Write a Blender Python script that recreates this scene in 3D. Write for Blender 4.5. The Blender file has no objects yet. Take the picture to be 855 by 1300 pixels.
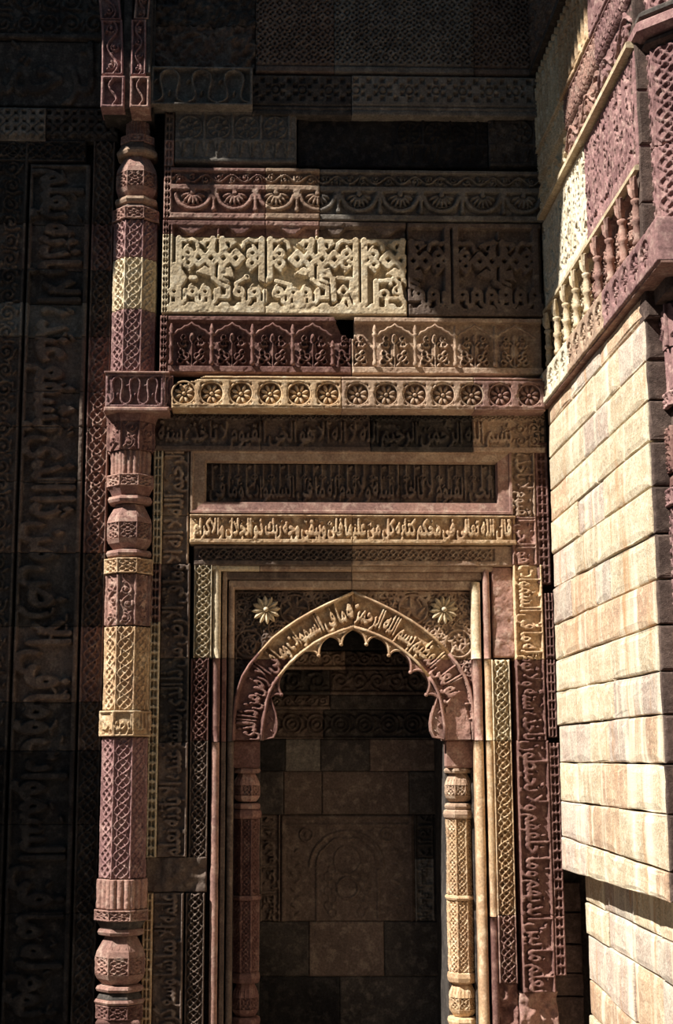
import bpy, math, random
import numpy as np
from mathutils import Matrix, Vector
random.seed(7); rng = np.random.RandomState(11)
SC = bpy.context.scene
COL = SC.collection
# ------------------------------------------------------------------ camera, sun, sky, exposure
F, CX, CY = 1780.0, 377.0, 650.0
CAM = np.array((0.0, -8.9, 1.8))
PITCH, YAW = math.radians(10.04), math.radians(1.49)
Mc = Matrix.Rotation(-YAW, 3, 'Z') @ Matrix.Rotation(math.pi/2 + PITCH, 3, 'X')
RM = np.array([[Mc[i][j] for j in range(3)] for i in range(3)])
cd = bpy.data.cameras.new('camera'); cam = bpy.data.objects.new('camera', cd); COL.objects.link(cam)
cam.matrix_world = Matrix.Translation(Vector(CAM)) @ Mc.to_4x4()
cd.sensor_fit = 'VERTICAL'; cd.sensor_height = 36.0; cd.lens = 36.0*F/1300.0
cd.shift_x = (427.5-CX)/1300.0; cd.shift_y = 0.0; cd.clip_end = 200
SC.camera = cam
SUN = np.array((0.60, 0.26, -0.74)); SUN = SUN/np.linalg.norm(SUN)
sd = bpy.data.lights.new('sun', 'SUN'); so = bpy.data.objects.new('sun', sd); COL.objects.link(so)
sd.energy = 10.2; sd.angle = math.radians(0.53); sd.color = (1.0, 0.955, 0.89)
so.rotation_euler = Vector(SUN).to_track_quat('-Z', 'Y').to_euler(); so.location = (-6, -4, 12)
wd = bpy.data.worlds.new('sky'); SC.world = wd; wd.use_nodes = True
wd.node_tree.nodes['Background'].inputs[0].default_value = (0.36, 0.58, 0.80, 1)
wd.node_tree.nodes['Background'].inputs[1].default_value = 0.25
SC.view_settings.view_transform = 'Standard'; SC.view_settings.look = 'None'
SC.view_settings.gamma = 1; SC.view_settings.exposure = 0.0; SC.view_settings.use_curve_mapping = False

# ------------------------------------------------------------------ where a sight line meets a wall plane
def ray(px, py): return RM @ np.array(((px-CX)/F, (CY-py)/F, -1.0))
def onW(px, py, Y=0.0):
    d = ray(px, py); t = (Y-CAM[1])/d[1]; p = CAM+t*d; return p[0], p[2]
def onR(px, py, X):
    d = ray(px, py); t = (X-CAM[0])/d[0]; p = CAM+t*d; return -p[1], p[2]       # u = -Y
def ZW(y, Y=0.0, x=450): return onW(x, y, Y)[1]
def XW(x, y, Y=0.0): return onW(x, y, Y)[0]

# ------------------------------------------------------------------ stone materials
def lin(c):
    return tuple(((v/255)/12.92 if v/255 <= .04045 else ((v/255+.055)/1.055)**2.4) for v in c)+(1,)
MATS = {}
def stone(key, c1, c2, c3, bump=.35, pits=0.0, scale=1.0):
    m = bpy.data.materials.new('stone_'+key); m.use_nodes = True; nt = m.node_tree; N = nt.nodes; L = nt.links
    b = N['Principled BSDF']; b.inputs['Roughness'].default_value = .9
    b.inputs['Specular IOR Level'].default_value = .15
    g = N.new('ShaderNodeNewGeometry')
    def noise(s, det, w=0.0):
        n = N.new('ShaderNodeTexNoise'); n.inputs['Scale'].default_value = s*scale; n.inputs['Detail'].default_value = det
        n.inputs['Roughness'].default_value = .62; L.new(g.outputs['Position'], n.inputs['Vector']); return n
    def ramp(n, a, bb):
        r = N.new('ShaderNodeMapRange'); r.inputs['From Min'].default_value = a; r.inputs['From Max'].default_value = bb
        L.new(n.outputs['Fac'], r.inputs['Value']); return r
    def mix(f, A, B, t='MIX'):
        x = N.new('ShaderNodeMix'); x.data_type = 'RGBA'; x.blend_type = t
        if isinstance(f, float): x.inputs[0].default_value = f
        else: L.new(f, x.inputs[0])
        for i, q in ((6, A), (7, B)):
            if isinstance(q, tuple): x.inputs[i].default_value = q
            else: L.new(q, x.inputs[i])
        return x.outputs[2]
    n1 = noise(3.2, 5); n2 = noise(17, 6); n3 = noise(70, 3); n4 = noise(240, 2)
    c = mix(ramp(n1, .38, .62).outputs[0], lin(c1), lin(c2))
    c = mix(ramp(n2, .50, .72).outputs[0], c, lin(c3))
    oi = N.new('ShaderNodeObjectInfo'); hv = N.new('ShaderNodeHueSaturation')
    mr = N.new('ShaderNodeMapRange'); mr.inputs['To Min'].default_value = .86; mr.inputs['To Max'].default_value = 1.12
    L.new(oi.outputs['Random'], mr.inputs['Value']); L.new(mr.outputs[0], hv.inputs['Value']); L.new(c, hv.inputs['Color'])
    r3 = N.new('ShaderNodeMapRange'); r3.inputs['From Min'].default_value = .3; r3.inputs['From Max'].default_value = .7
    r3.inputs['To Min'].default_value = .66; r3.inputs['To Max'].default_value = 1.24; L.new(n3.outputs['Fac'], r3.inputs['Value'])
    cc = N.new('ShaderNodeVectorMath'); cc.operation = 'SCALE'
    L.new(hv.outputs['Color'], cc.inputs[0]); L.new(r3.outputs[0], cc.inputs['Scale'])
    out = cc.outputs[0]
    if pits:
        v = N.new('ShaderNodeTexVoronoi'); v.inputs['Scale'].default_value = 75*scale; L.new(g.outputs['Position'], v.inputs['Vector'])
        pr = N.new('ShaderNodeMapRange'); pr.inputs['From Min'].default_value = .10; pr.inputs['From Max'].default_value = .34
        pr.inputs['To Min'].default_value = 1-pits; pr.inputs['To Max'].default_value = 1
        L.new(v.outputs['Distance'], pr.inputs['Value'])
        c5 = N.new('ShaderNodeVectorMath'); c5.operation = 'SCALE'; L.new(out, c5.inputs[0]); L.new(pr.outputs[0], c5.inputs['Scale']); out = c5.outputs[0]
        # rain streaks
        mp = N.new('ShaderNodeMapping'); mp.inputs['Scale'].default_value = (6, 6, .7); L.new(g.outputs['Position'], mp.inputs['Vector'])
        ns = N.new('ShaderNodeTexNoise'); ns.inputs['Scale'].default_value = 1.3; ns.inputs['Detail'].default_value = 4; L.new(mp.outputs[0], ns.inputs['Vector'])
        rs = ramp(ns, .52, .68)
        out = mix(rs.outputs[0], out, lin((230, 218, 192)))
        ns2 = N.new('ShaderNodeTexNoise'); ns2.inputs['Scale'].default_value = 1.9; ns2.inputs['Detail'].default_value = 5; L.new(mp.outputs[0], ns2.inputs['Vector'])
        rs2 = ramp(ns2, .58, .74); rs2.inputs['To Max'].default_value = .8
        out = mix(rs2.outputs[0], out, lin((188, 142, 98)))
    L.new(out, b.inputs['Base Color'])
    ad = N.new('ShaderNodeMath'); ad.operation = 'ADD'; L.new(n3.outputs['Fac'], ad.inputs[0]); L.new(n4.outputs['Fac'], ad.inputs[1])
    bp = N.new('ShaderNodeBump'); bp.inputs['Strength'].default_value = bump; bp.inputs['Distance'].default_value = .004
    L.new(ad.outputs[0], bp.inputs['Height']); L.new(bp.outputs[0], b.inputs['Normal'])
    MATS[key] = m; return m
stone('buff', (202, 184, 152), (180, 160, 130), (220, 208, 182))
stone('pale', (224, 214, 190), (204, 188, 160), (236, 228, 208))
stone('gold', (198, 168, 130), (172, 140, 110), (220, 198, 166))
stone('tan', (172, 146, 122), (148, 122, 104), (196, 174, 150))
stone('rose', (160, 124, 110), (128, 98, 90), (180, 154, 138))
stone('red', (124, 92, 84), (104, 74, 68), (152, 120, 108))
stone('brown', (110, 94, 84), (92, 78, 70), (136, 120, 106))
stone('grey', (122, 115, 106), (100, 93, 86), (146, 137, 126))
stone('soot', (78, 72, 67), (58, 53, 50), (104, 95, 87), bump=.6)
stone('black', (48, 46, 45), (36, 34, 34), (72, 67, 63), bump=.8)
stone('mauve', (148, 114, 110), (126, 94, 92), (176, 146, 136))
stone('ashlar', (216, 200, 170), (196, 174, 144), (230, 218, 194), bump=.9, pits=.5)
stone('ashlar_warm', (206, 178, 146), (184, 152, 126), (222, 202, 172), bump=.9, pits=.5)
stone('ashlar_grey', (200, 186, 168), (186, 164, 148), (218, 206, 188), bump=.9, pits=.55)
stone('rough', (98, 82, 74), (80, 66, 60), (120, 102, 92), bump=1.0)
stone('ground', (104, 94, 84), (88, 78, 70), (120, 108, 96), bump=.5)

# ------------------------------------------------------------------ object helpers
WL = {}
def empty(name, label, cat, loc, group=None):
    o = bpy.data.objects.new(name, None); COL.objects.link(o); o.location = loc; o.empty_display_size = .1
    WL[o.name] = np.array(loc, float); o['label'] = label; o['category'] = cat
    if group: o['group'] = group
    return o
def structure(name, loc=(0, 0, 0)):
    o = bpy.data.objects.new(name, None); COL.objects.link(o); o.location = loc
    WL[o.name] = np.array(loc, float); o['kind'] = 'structure'; return o
def link(me, name, center, parent, mat, label=None, kind=None):
    if mat: me.materials.append(MATS[mat] if isinstance(mat, str) else mat)
    o = bpy.data.objects.new(name, me); COL.objects.link(o)
    WL[o.name] = np.array(center, float)
    if parent is not None:
        o.parent = parent; o.location = tuple(WL[o.name]-WL[parent.name])
    else: o.location = tuple(center)
    if label: o['label'] = label
    if kind: o['kind'] = kind
    return o
def mesh_np(name, parts, mat, parent=None, smooth=True, label=None, kind=None):
    """parts: list of (V (n,3), F (m,4)) arrays in world space, joined to one mesh object"""
    Vs, Fs, off = [], [], 0
    for V, Fq in parts:
        Vs.append(V); Fs.append(Fq+off); off += len(V)
    V = np.concatenate(Vs); Q = np.concatenate(Fs)
    c = (V.min(0)+V.max(0))/2
    me = bpy.data.meshes.new(name)
    me.vertices.add(len(V)); me.vertices.foreach_set('co', (V-c).astype(np.float32).ravel())
    me.loops.add(Q.size); me.loops.foreach_set('vertex_index', Q.astype(np.int32).ravel())
    me.polygons.add(len(Q)); me.polygons.foreach_set('loop_start', np.arange(0, Q.size, 4, dtype=np.int32))
    try: me.polygons.foreach_set('loop_total', np.full(len(Q), 4, dtype=np.int32))
    except Exception: pass
    me.polygons.foreach_set('use_smooth', np.full(len(Q), smooth, dtype=bool))
    me.update(calc_edges=True)
    return link(me, name, c, parent, mat, label, kind)
def mesh_py(name, V, Fc, mat, parent=None, smooth=False, label=None, kind=None):
    V = np.array(V, float); c = (V.min(0)+V.max(0))/2
    me = bpy.data.meshes.new(name); me.from_pydata([tuple(v) for v in V-c], [], Fc)
    if smooth: me.polygons.foreach_set('use_smooth', [True]*len(me.polygons))
    me.update(); return link(me, name, c, parent, mat, label, kind)
class G:
    """collects plain solids"""
    def __init__(s): s.V = []; s.F = []
    def add(s, V, Fc):
        o = len(s.V); s.V += [tuple(v) for v in V]; s.F += [tuple(i+o for i in f) for f in Fc]
    def box(s, x0, x1, y0, y1, z0, z1, b=0.004):
        # box with bevelled front edges (front = -Y)
        x0, x1 = min(x0, x1), max(x0, x1); z0, z1 = min(z0, z1), max(z0, z1); y0, y1 = min(y0, y1), max(y0, y1)
        b = min(b, (x1-x0)*.3, (z1-z0)*.3, (y1-y0)*.5)
        V = [(x0, y1, z0), (x1, y1, z0), (x1, y1, z1), (x0, y1, z1), (x0, y0+b, z0), (x1, y0+b, z0), (x1, y0+b, z1), (x0, y0+b, z1),
             (x0+b, y0, z0+b), (x1-b, y0, z0+b), (x1-b, y0, z1-b), (x0+b, y0, z1-b)]
        Fc = [(3, 2, 1, 0), (8, 9, 10, 11)]
        for i in range(4):
            j = (i+1) % 4; Fc += [(i, j, 4+j, 4+i), (4+i, 4+j, 8+j, 8+i)]
        s.add(V, Fc)
    def prism(s, prof, a, b, axis='x'):
        """extrude a (d, z) profile (d = Y) along X from a to b, or a (x, y) profile along z"""
        n = len(prof); V = []
        for t in (a, b):
            for p in prof:
                V.append((t, p[0], p[1]) if axis == 'x' else (p[0], p[1], t) if axis == 'z' else (p[0], t, p[1]))
        Fc = [tuple(range(n))[::-1], tuple(range(n, 2*n))]
        for i in range(n):
            j = (i+1) % n; Fc.append((i, j, n+j, n+i))
        s.add(V, Fc)
    def tube(s, pts, r, n=6, closed=False):
        pts = [Vector(p) for p in pts]; m = len(pts); V = []; Fc = []
        rs = r if isinstance(r, (list, tuple)) else [r]*m
        for i, p in enumerate(pts):
            a = pts[i-1] if (i > 0 or closed) else p; b = pts[(i+1) % m] if (i < m-1 or closed) else p
            t = (b-a)
            if t.length < 1e-9: t = Vector((1, 0, 0))
            t.normalize(); up = Vector((0, 1, 0)) if abs(t.y) < .9 else Vector((1, 0, 0))
            s1 = t.cross(up).normalized(); s2 = t.cross(s1)
            for k in range(n):
                q = 2*math.pi*k/n; V.append(p+(s1*math.cos(q)+s2*math.sin(q))*rs[i])
        for i in range(m if closed else m-1):
            j = (i+1) % m
            for k in range(n):
                l = (k+1) % n; Fc.append((i*n+k, i*n+l, j*n+l, j*n+k))
        if not closed: Fc += [tuple(range(n))[::-1], tuple(range((m-1)*n, m*n))]
        s.add(V, Fc)
    def lathe(s, c, prof, n=12, a0=0.0, sx=1.0, sy=1.0):
        """rings (r, z) around (cx, cy); capped"""
        V = []; Fc = []
        for r, z in prof:
            for k in range(n):
                q = a0+2*math.pi*k/n; V.append((c[0]+r*math.cos(q)*sx, c[1]+r*math.sin(q)*sy, z))
        for i in range(len(prof)-1):
            for k in range(n):
                l = (k+1) % n; Fc.append((i*n+k, i*n+l, (i+1)*n+l, (i+1)*n+k))
        Fc += [tuple(range(n))[::-1], tuple(range((len(prof)-1)*n, len(prof)*n))]
        s.add(V, Fc)
    def blob(s, c, rx, ry, rz, rot=0.0, n=8, m=4, axis=None):
        """half-buried ellipsoid lying on a wall plane facing -Y; rot turns it in the XZ plane"""
        V = []; Fc = []; ca, sa = math.cos(rot), math.sin(rot)
        for i in range(m+1):
            ph = math.pi*i/m-math.pi/2
            for k in range(n):
                q = 2*math.pi*k/n
                x = rx*math.sin(ph); y = ry*math.cos(ph)*math.sin(q); z = rz*math.cos(ph)*math.cos(q)
                V.append((c[0]+x*ca-z*sa, c[1]+y, c[2]+x*sa+z*ca))
        for i in range(m):
            for k in range(n):
                l = (k+1) % n; Fc.append((i*n+k, i*n+l, (i+1)*n+l, (i+1)*n+k))
        s.add(V, Fc)
    def obj(s, name, mat, parent=None, smooth=False, label=None, kind=None):
        return mesh_py(name, s.V, s.F, mat, parent, smooth, label, kind)

# ------------------------------------------------------------------ carving canvas: heights on a grid
NT = rng.rand(256, 256)
def vnoise(X, Z, f):
    x = X*f+1000; z = Z*f+1000; xi = np.floor(x).astype(int); zi = np.floor(z).astype(int); fx = x-xi; fz = z-zi
    fx = fx*fx*(3-2*fx); fz = fz*fz*(3-2*fz)
    a = NT[zi & 255, xi & 255]; b = NT[zi & 255, (xi+1) & 255]; c = NT[(zi+1) & 255, xi & 255]; d = NT[(zi+1) & 255, (xi+1) & 255]
    return (a*(1-fx)+b*fx)*(1-fz)+(c*(1-fx)+d*fx)*fz-.5
def blur(H, n=1):
    for _ in range(n):
        P = np.pad(H, 1, mode='edge')
        H = (P[1:-1, 1:-1]*2+P[:-2, 1:-1]+P[2:, 1:-1]+P[1:-1, :-2]+P[1:-1, 2:])/6
    return H
class Cv:
    def __init__(s, x0, x1, z0, z1, step=.0062, base=0.0):
        s.b = (x0, x1, z0, z1); nx = max(4, int(math.ceil((x1-x0)/step))+1); nz = max(4, int(math.ceil((z1-z0)/step))+1)
        s.x = np.linspace(x0, x1, nx); s.z = np.linspace(z0, z1, nz); s.X, s.Z = np.meshgrid(s.x, s.z)
        s.H = np.full((nz, nx), float(base)); s.q = .005; s.soft = step*.8; s.fm = lambda p: p; s.mask = None
    def pxmap(s, px0, px1, py0, py1):
        """map picture coordinates of the traced drawing onto this panel"""
        x0, x1, z0, z1 = s.b; kx = (x1-x0)/(px1-px0); kz = (z1-z0)/(py1-py0)
        s.fm = lambda p: (x0+(p[0]-px0)*kx, z0+(p[1]-py0)*kz); s.q = abs(kx); return s
    def win(s, xa, xb, za, zb):
        i0, i1 = np.searchsorted(s.x, (xa, xb)); j0, j1 = np.searchsorted(s.z, (za, zb)); return slice(max(j0-1, 0), j1+1), slice(max(i0-1, 0), i1+1)
    def _put(s, w, d, wid, h, cut):
        pr = np.clip((wid/2-d)/s.soft+.5, 0, 1)
        if cut: s.H[w] = np.minimum(s.H[w], 1-pr*h)
        else: s.H[w] = np.maximum(s.H[w], pr*h)
    def seg(s, a, b, wid, h=1, cut=False):
        m = wid/2+s.soft*1.5; w = s.win(min(a[0], b[0])-m, max(a[0], b[0])+m, min(a[1], b[1])-m, max(a[1], b[1])+m)
        X, Z = s.X[w], s.Z[w]
        if X.size == 0: return
        dx, dz = b[0]-a[0], b[1]-a[1]; L = dx*dx+dz*dz+1e-12
        t = np.clip(((X-a[0])*dx+(Z-a[1])*dz)/L, 0, 1); s._put(w, np.hypot(X-a[0]-t*dx, Z-a[1]-t*dz), wid, h, cut)
    def line(s, pts, wid, h=1, cut=False, closed=False):
        pts = [s.fm(p) for p in pts]; wid *= s.q
        if closed: pts = pts+[pts[0]]
        for a, b in zip(pts, pts[1:]): s.seg(a, b, wid, h, cut)
    def ring(s, c, r, wid, h=1, cut=False):
        c = s.fm(c); r *= s.q; wid *= s.q; m = r+wid; w = s.win(c[0]-m, c[0]+m, c[1]-m, c[1]+m)
        if s.X[w].size: s._put(w, abs(np.hypot(s.X[w]-c[0], s.Z[w]-c[1])-r), wid, h, cut)
    def disc(s, c, r, h=1, cut=False):
        c = s.fm(c); r *= s.q; m = r*1.5+.01; w = s.win(c[0]-m, c[0]+m, c[1]-m, c[1]+m)
        if s.X[w].size: s._put(w, np.hypot(s.X[w]-c[0], s.Z[w]-c[1]), 2*r, h, cut)
    def leaf(s, c, l, wd, ang, h=1, cut=False):
        c = s.fm(c); l *= s.q; wd *= s.q; m = l+.01; w = s.win(c[0]-m, c[0]+m, c[1]-m, c[1]+m); X = s.X[w]-c[0]; Z = s.Z[w]-c[1]
        if X.size == 0: return
        ca, sa = math.cos(ang), math.sin(ang); a = (X*ca+Z*sa)/l; b = (-X*sa+Z*ca)/wd
        s._put(w, (np.hypot(a, b)-1)*min(l, wd), 0.0, h, cut)
    def poly(s, pts, h=1, cut=False):
        pts = [s.fm(p) for p in pts]; P = np.array(pts); w = s.win(P[:, 0].min(), P[:, 0].max(), P[:, 1].min(), P[:, 1].max())
        X, Z = s.X[w], s.Z[w]; ins = inside(X, Z, pts)
        if cut: s.H[w] = np.where(ins, np.minimum(s.H[w], 1-h), s.H[w])
        else: s.H[w] = np.where(ins, np.maximum(s.H[w], h), s.H[w])
    def rect(s, x0, x1, z0, z1, h=1, cut=False):
        s.poly([(x0, z0), (x1, z0), (x1, z1), (x0, z1)], h, cut)
    def field(s, fn, r=None, h=1):
        """fn(X, Z) -> 0..1 inside world rectangle r"""
        r = r or s.b; w = s.win(r[0], r[1], r[2], r[3]); X, Z = s.X[w], s.Z[w]
        ok = (X >= r[0]-1e-6) & (X <= r[1]+1e-6) & (Z >= r[2]-1e-6) & (Z <= r[3]+1e-6)
        s.H[w] = np.where(ok, np.maximum(s.H[w], np.clip(fn(X, Z), 0, 1)*h), s.H[w])
    def erode(s, amt=.5, f=6., seed=0):
        n = vnoise(s.X+seed, s.Z-seed, f)+.5*vnoise(s.X, s.Z+seed, f*2.7)
        k = np.clip((n-.16)*5, 0, 1)*amt; s.H = s.H*(1-k)+k*(s.H.mean()*.8+.2*vnoise(s.X, s.Z, 40))
def inside(X, Z, pts):
    r = np.zeros(X.shape, bool); n = len(pts)
    for i in range(n):
        x1, z1 = pts[i]; x2, z2 = pts[(i+1) % n]
        if z1 == z2: continue
        c = ((z1 > Z) != (z2 > Z)) & (X < (x2-x1)*(Z-z1)/(z2-z1)+x1); r ^= c
    return r
def relief(cv, org, u, v, n, depth=.018, back=.05, rect=None, rough=.0012, edge=.007, chip=.005):
    """turn a canvas (or a rectangle of it) into a carved block face with sides"""
    org, u, v, n = [np.array(t, float) for t in (org, u, v, n)]
    i0, i1, j0, j1 = 0, len(cv.x), 0, len(cv.z)
    if rect:
        i0 = int(np.argmin(abs(cv.x-rect[0]))); i1 = int(np.argmin(abs(cv.x-rect[1])))+1
        j0 = int(np.argmin(abs(cv.z-rect[2]))); j1 = int(np.argmin(abs(cv.z-rect[3])))+1
    X = cv.X[j0:j1, i0:i1]; Z = cv.Z[j0:j1, i0:i1]; H = cv.H[j0:j1, i0:i1].copy()
    if H.shape[0] < 2 or H.shape[1] < 2: return np.zeros((0, 3)), np.zeros((0, 4), int)
    D = (H-1)*depth*1.35 + rough*(vnoise(X, Z, 60)+.8*vnoise(X+3, Z, 23))*2 + .0022*(rng.rand(*H.shape)-.5) + .004*vnoise(X, Z+9, 5)
    ch = np.clip(vnoise(X+7, Z-5, 16)+vnoise(X-7, Z+5, 45)*.6-.22, 0, 1)*chip*3
    D = D-ch
    B = np.zeros_like(D); B[0, :] = B[-1, :] = 1; B[:, 0] = B[:, -1] = 1
    D = D-B*(edge+.006*np.clip(vnoise(X, Z, 30), 0, 1))
    nz, nx = D.shape
    V = org+X[..., None]*u+Z[..., None]*v+D[..., None]*n
    idx = np.arange(nz*nx).reshape(nz, nx)
    fm = np.ones((nz-1, nx-1), bool)
    if cv.mask is not None:
        mk = cv.mask[j0:j1, i0:i1]; fm = mk[:-1, :-1] & mk[1:, :-1] & mk[:-1, 1:] & mk[1:, 1:]
    a, b, c, d = idx[:-1, :-1], idx[:-1, 1:], idx[1:, 1:], idx[1:, :-1]
    Q = np.stack([a, b, c, d], -1)[fm]
    # side walls along every open edge
    P = np.pad(fm, 1)
    E = []
    f0 = P[1:-1, 1:-1]
    for sh, (e0, e1) in ((P[:-2, 1:-1], (b, a)), (P[2:, 1:-1], (d, c)), (P[1:-1, :-2], (a, d)), (P[1:-1, 2:], (c, b))):
        k = f0 & ~sh; E.append(np.stack([e0[k], e1[k]], -1))
    E = np.concatenate(E)
    V = V.reshape(-1, 3)
    Vb = V-n*(back+D.reshape(-1, 1)); used = np.unique(E); mp = -np.ones(len(V), int); mp[used] = np.arange(len(used))+len(V)
    Q2 = np.stack([E[:, 0], E[:, 1], mp[E[:, 1]], mp[E[:, 0]]], -1)
    V = np.concatenate([V, Vb[used]]); Q = np.concatenate([Q, Q2])
    keep = np.unique(Q); mp = np.zeros(len(V), int); mp[keep] = np.arange(len(keep))
    return V[keep], mp[Q]
WU, WV, WN = (1, 0, 0), (0, 0, 1), (0, -1, 0)
def relW(cv, Y, **k): return relief(cv, (0, Y, 0), WU, WV, WN, **k)
def relR(cv, X, **k): return relief(cv, (X, 0, 0), (0, -1, 0), (0, 0, 1), (-1, 0, 0), **k)

# ------------------------------------------------------------------ lettering (joined Arabic script)
DUAL = 'بتثجحخسشصضطظعغفقكلمنهيئ'
BASE = {'ا': 0xFE8D, 'ب': 0xFE8F, 'ة': 0xFE93, 'ت': 0xFE95, 'ث': 0xFE99, 'ج': 0xFE9D, 'ح': 0xFEA1, 'خ': 0xFEA5, 'د': 0xFEA9, 'ذ': 0xFEAB,
        'ر': 0xFEAD, 'ز': 0xFEAF, 'س': 0xFEB1, 'ش': 0xFEB5, 'ص': 0xFEB9, 'ض': 0xFEBD, 'ط': 0xFEC1, 'ظ': 0xFEC5, 'ع': 0xFEC9, 'غ': 0xFECD,
        'ف': 0xFED1, 'ق': 0xFED5, 'ك': 0xFED9, 'ل': 0xFEDD, 'م': 0xFEE1, 'ن': 0xFEE5, 'ه': 0xFEE9, 'و': 0xFEED, 'ى': 0xFEEF, 'ي': 0xFEF1}
def shape(t):
    out = []; t = t.replace('لا', '\u0001'); n = len(t)
    for i, c in enumerate(t):
        prev = i > 0 and t[i-1] in DUAL
        if c == '\u0001': out.append(chr(0xFEFC if prev else 0xFEFB)); continue
        if c not in BASE: out.append(c); continue
        nxt = c in DUAL and i+1 < n and (t[i+1] in BASE or t[i+1] == '\u0001')
        out.append(chr(BASE[c]+(3 if prev and nxt else 2 if nxt else 1 if prev else 0)))
    return ''.join(reversed(out))
VERSE = ('بسم الله الرحمن الرحيم الله لا اله الا هو الحي القيوم لا تاخذه سنة ولا نوم له ما في السموات وما في الارض من ذا الذي يشفع عنده الا باذنه '
         'يعلم ما بين ايديهم وما خلفهم ولا يحيطون بشي من علمه الا بما شا وسع كرسيه السموات والارض ولا يوده حفظهما وهو العلي العظيم ').split()
TC = {}
def text_map(t, bold=2, R=80):
    key = (t, bold, R)
    if key in TC: return TC[key]
    cu = bpy.data.curves.new('t', 'FONT'); cu.body = shape(t); cu.resolution_u = 2; cu.space_word = .45
    o = bpy.data.objects.new('t', cu); COL.objects.link(o); dg = bpy.context.evaluated_depsgraph_get()
    me = o.evaluated_get(dg).to_mesh(); me.calc_loop_triangles()
    V = np.empty(len(me.vertices)*3); me.vertices.foreach_get('co', V); V = V.reshape(-1, 3)[:, :2]
    T = np.empty(len(me.loop_triangles)*3, int); me.loop_triangles.foreach_get('vertices', T); T = T.reshape(-1, 3)
    bpy.data.objects.remove(o); bpy.data.curves.remove(cu)
    ylo, yhi = -.30, .80; k = R/(yhi-ylo); x0, x1 = V[:, 0].min(), V[:, 0].max(); W = int((x1-x0)*k)+7
    A = np.zeros((R, W)); P = np.stack([(V[:, 0]-x0)*k+3, (V[:, 1]-ylo)*k], -1)
    for tr in T:
        a, b, c = P[tr]; xa, xb = int(min(a[0], b[0], c[0])), int(max(a[0], b[0], c[0]))+2; za, zb = max(0, int(min(a[1], b[1], c[1]))), int(max(a[1], b[1], c[1]))+2
        gx, gz = np.meshgrid(np.arange(xa, xb), np.arange(za, zb))
        e = [(q[0]-p[0])*(gz-p[1])-(q[1]-p[1])*(gx-p[0]) for p, q in ((a, b), (b, c), (c, a))]
        m = ((e[0] >= 0) & (e[1] >= 0) & (e[2] >= 0)) | ((e[0] <= 0) & (e[1] <= 0) & (e[2] <= 0))
        sub = A[za:zb, xa:xb]; sub[m[:sub.shape[0], :sub.shape[1]]] = 1
    for _ in range(bold):
        Pd = np.pad(A, 1); A = np.maximum.reduce([A, Pd[:-2, 1:-1], Pd[2:, 1:-1], Pd[1:-1, :-2], Pd[1:-1, 2:]])
    A = blur(A, 1); TC[key] = A; return A
def tsample(A, a, b):
    """a, b in 0..1"""
    h, w = A.shape; x = np.clip(a*(w-1), 0, w-1.001); y = np.clip(b*(h-1), 0, h-1.001); xi = x.astype(int); yi = y.astype(int); fx = x-xi; fy = y-yi
    return (A[yi, xi]*(1-fx)+A[yi, xi+1]*fx)*(1-fy)+(A[yi+1, xi]*(1-fx)+A[yi+1, xi+1]*fx)*fy
def phrase(length, height, start=0, squeeze=.75):
    need = length/height/squeeze*1.1/.46; out = []; n = 0; i = start
    while n < need:
        w = VERSE[i % len(VERSE)]; out.append(w); n += len(w)+.6; i += 1
    return ' '.join(out)
def letters(cv, r, orient='h', start=0, text=None, bold=2, squeeze=.75, h=1, dots=True):
    x0, x1, z0, z1 = r
    L, Hh = ((x1-x0), (z1-z0)) if orient == 'h' else ((z1-z0), (x1-x0))
    A = text_map(text or phrase(L, Hh, start, squeeze), bold)
    def fn(X, Z):
        a = (X-x0)/(x1-x0); b = (Z-z0)/(z1-z0)
        if orient == 'h': b = .11+.85*b
        elif orient == 'L': a = .04+.85*a
        else: a = .11+.85*a
        if orient == 'h': return tsample(A, a, b)
        if orient == 'L': return tsample(A, b, 1-a)
        return tsample(A, 1-b, a)
    cv.field(fn, r, h)
    if dots:
        rr = random.Random(start+int(L*100)); n = int(L/Hh*3.2)
        for _ in range(n):
            x = rr.uniform(x0, x1); z = rr.uniform(z0, z1); s_ = Hh*.045
            if orient == 'h': z = z0+(z1-z0)*rr.uniform(.55, .95)
            elif orient == 'L': x = x1-(x1-x0)*rr.uniform(.55, .95)
            else: x = x0+(x1-x0)*rr.uniform(.55, .95)
            an = rr.uniform(0, 3); d = Hh*.09; cv.seg((x, z), (x+d*math.cos(an), z+d*math.sin(an)), Hh*.06, .9*h)

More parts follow.
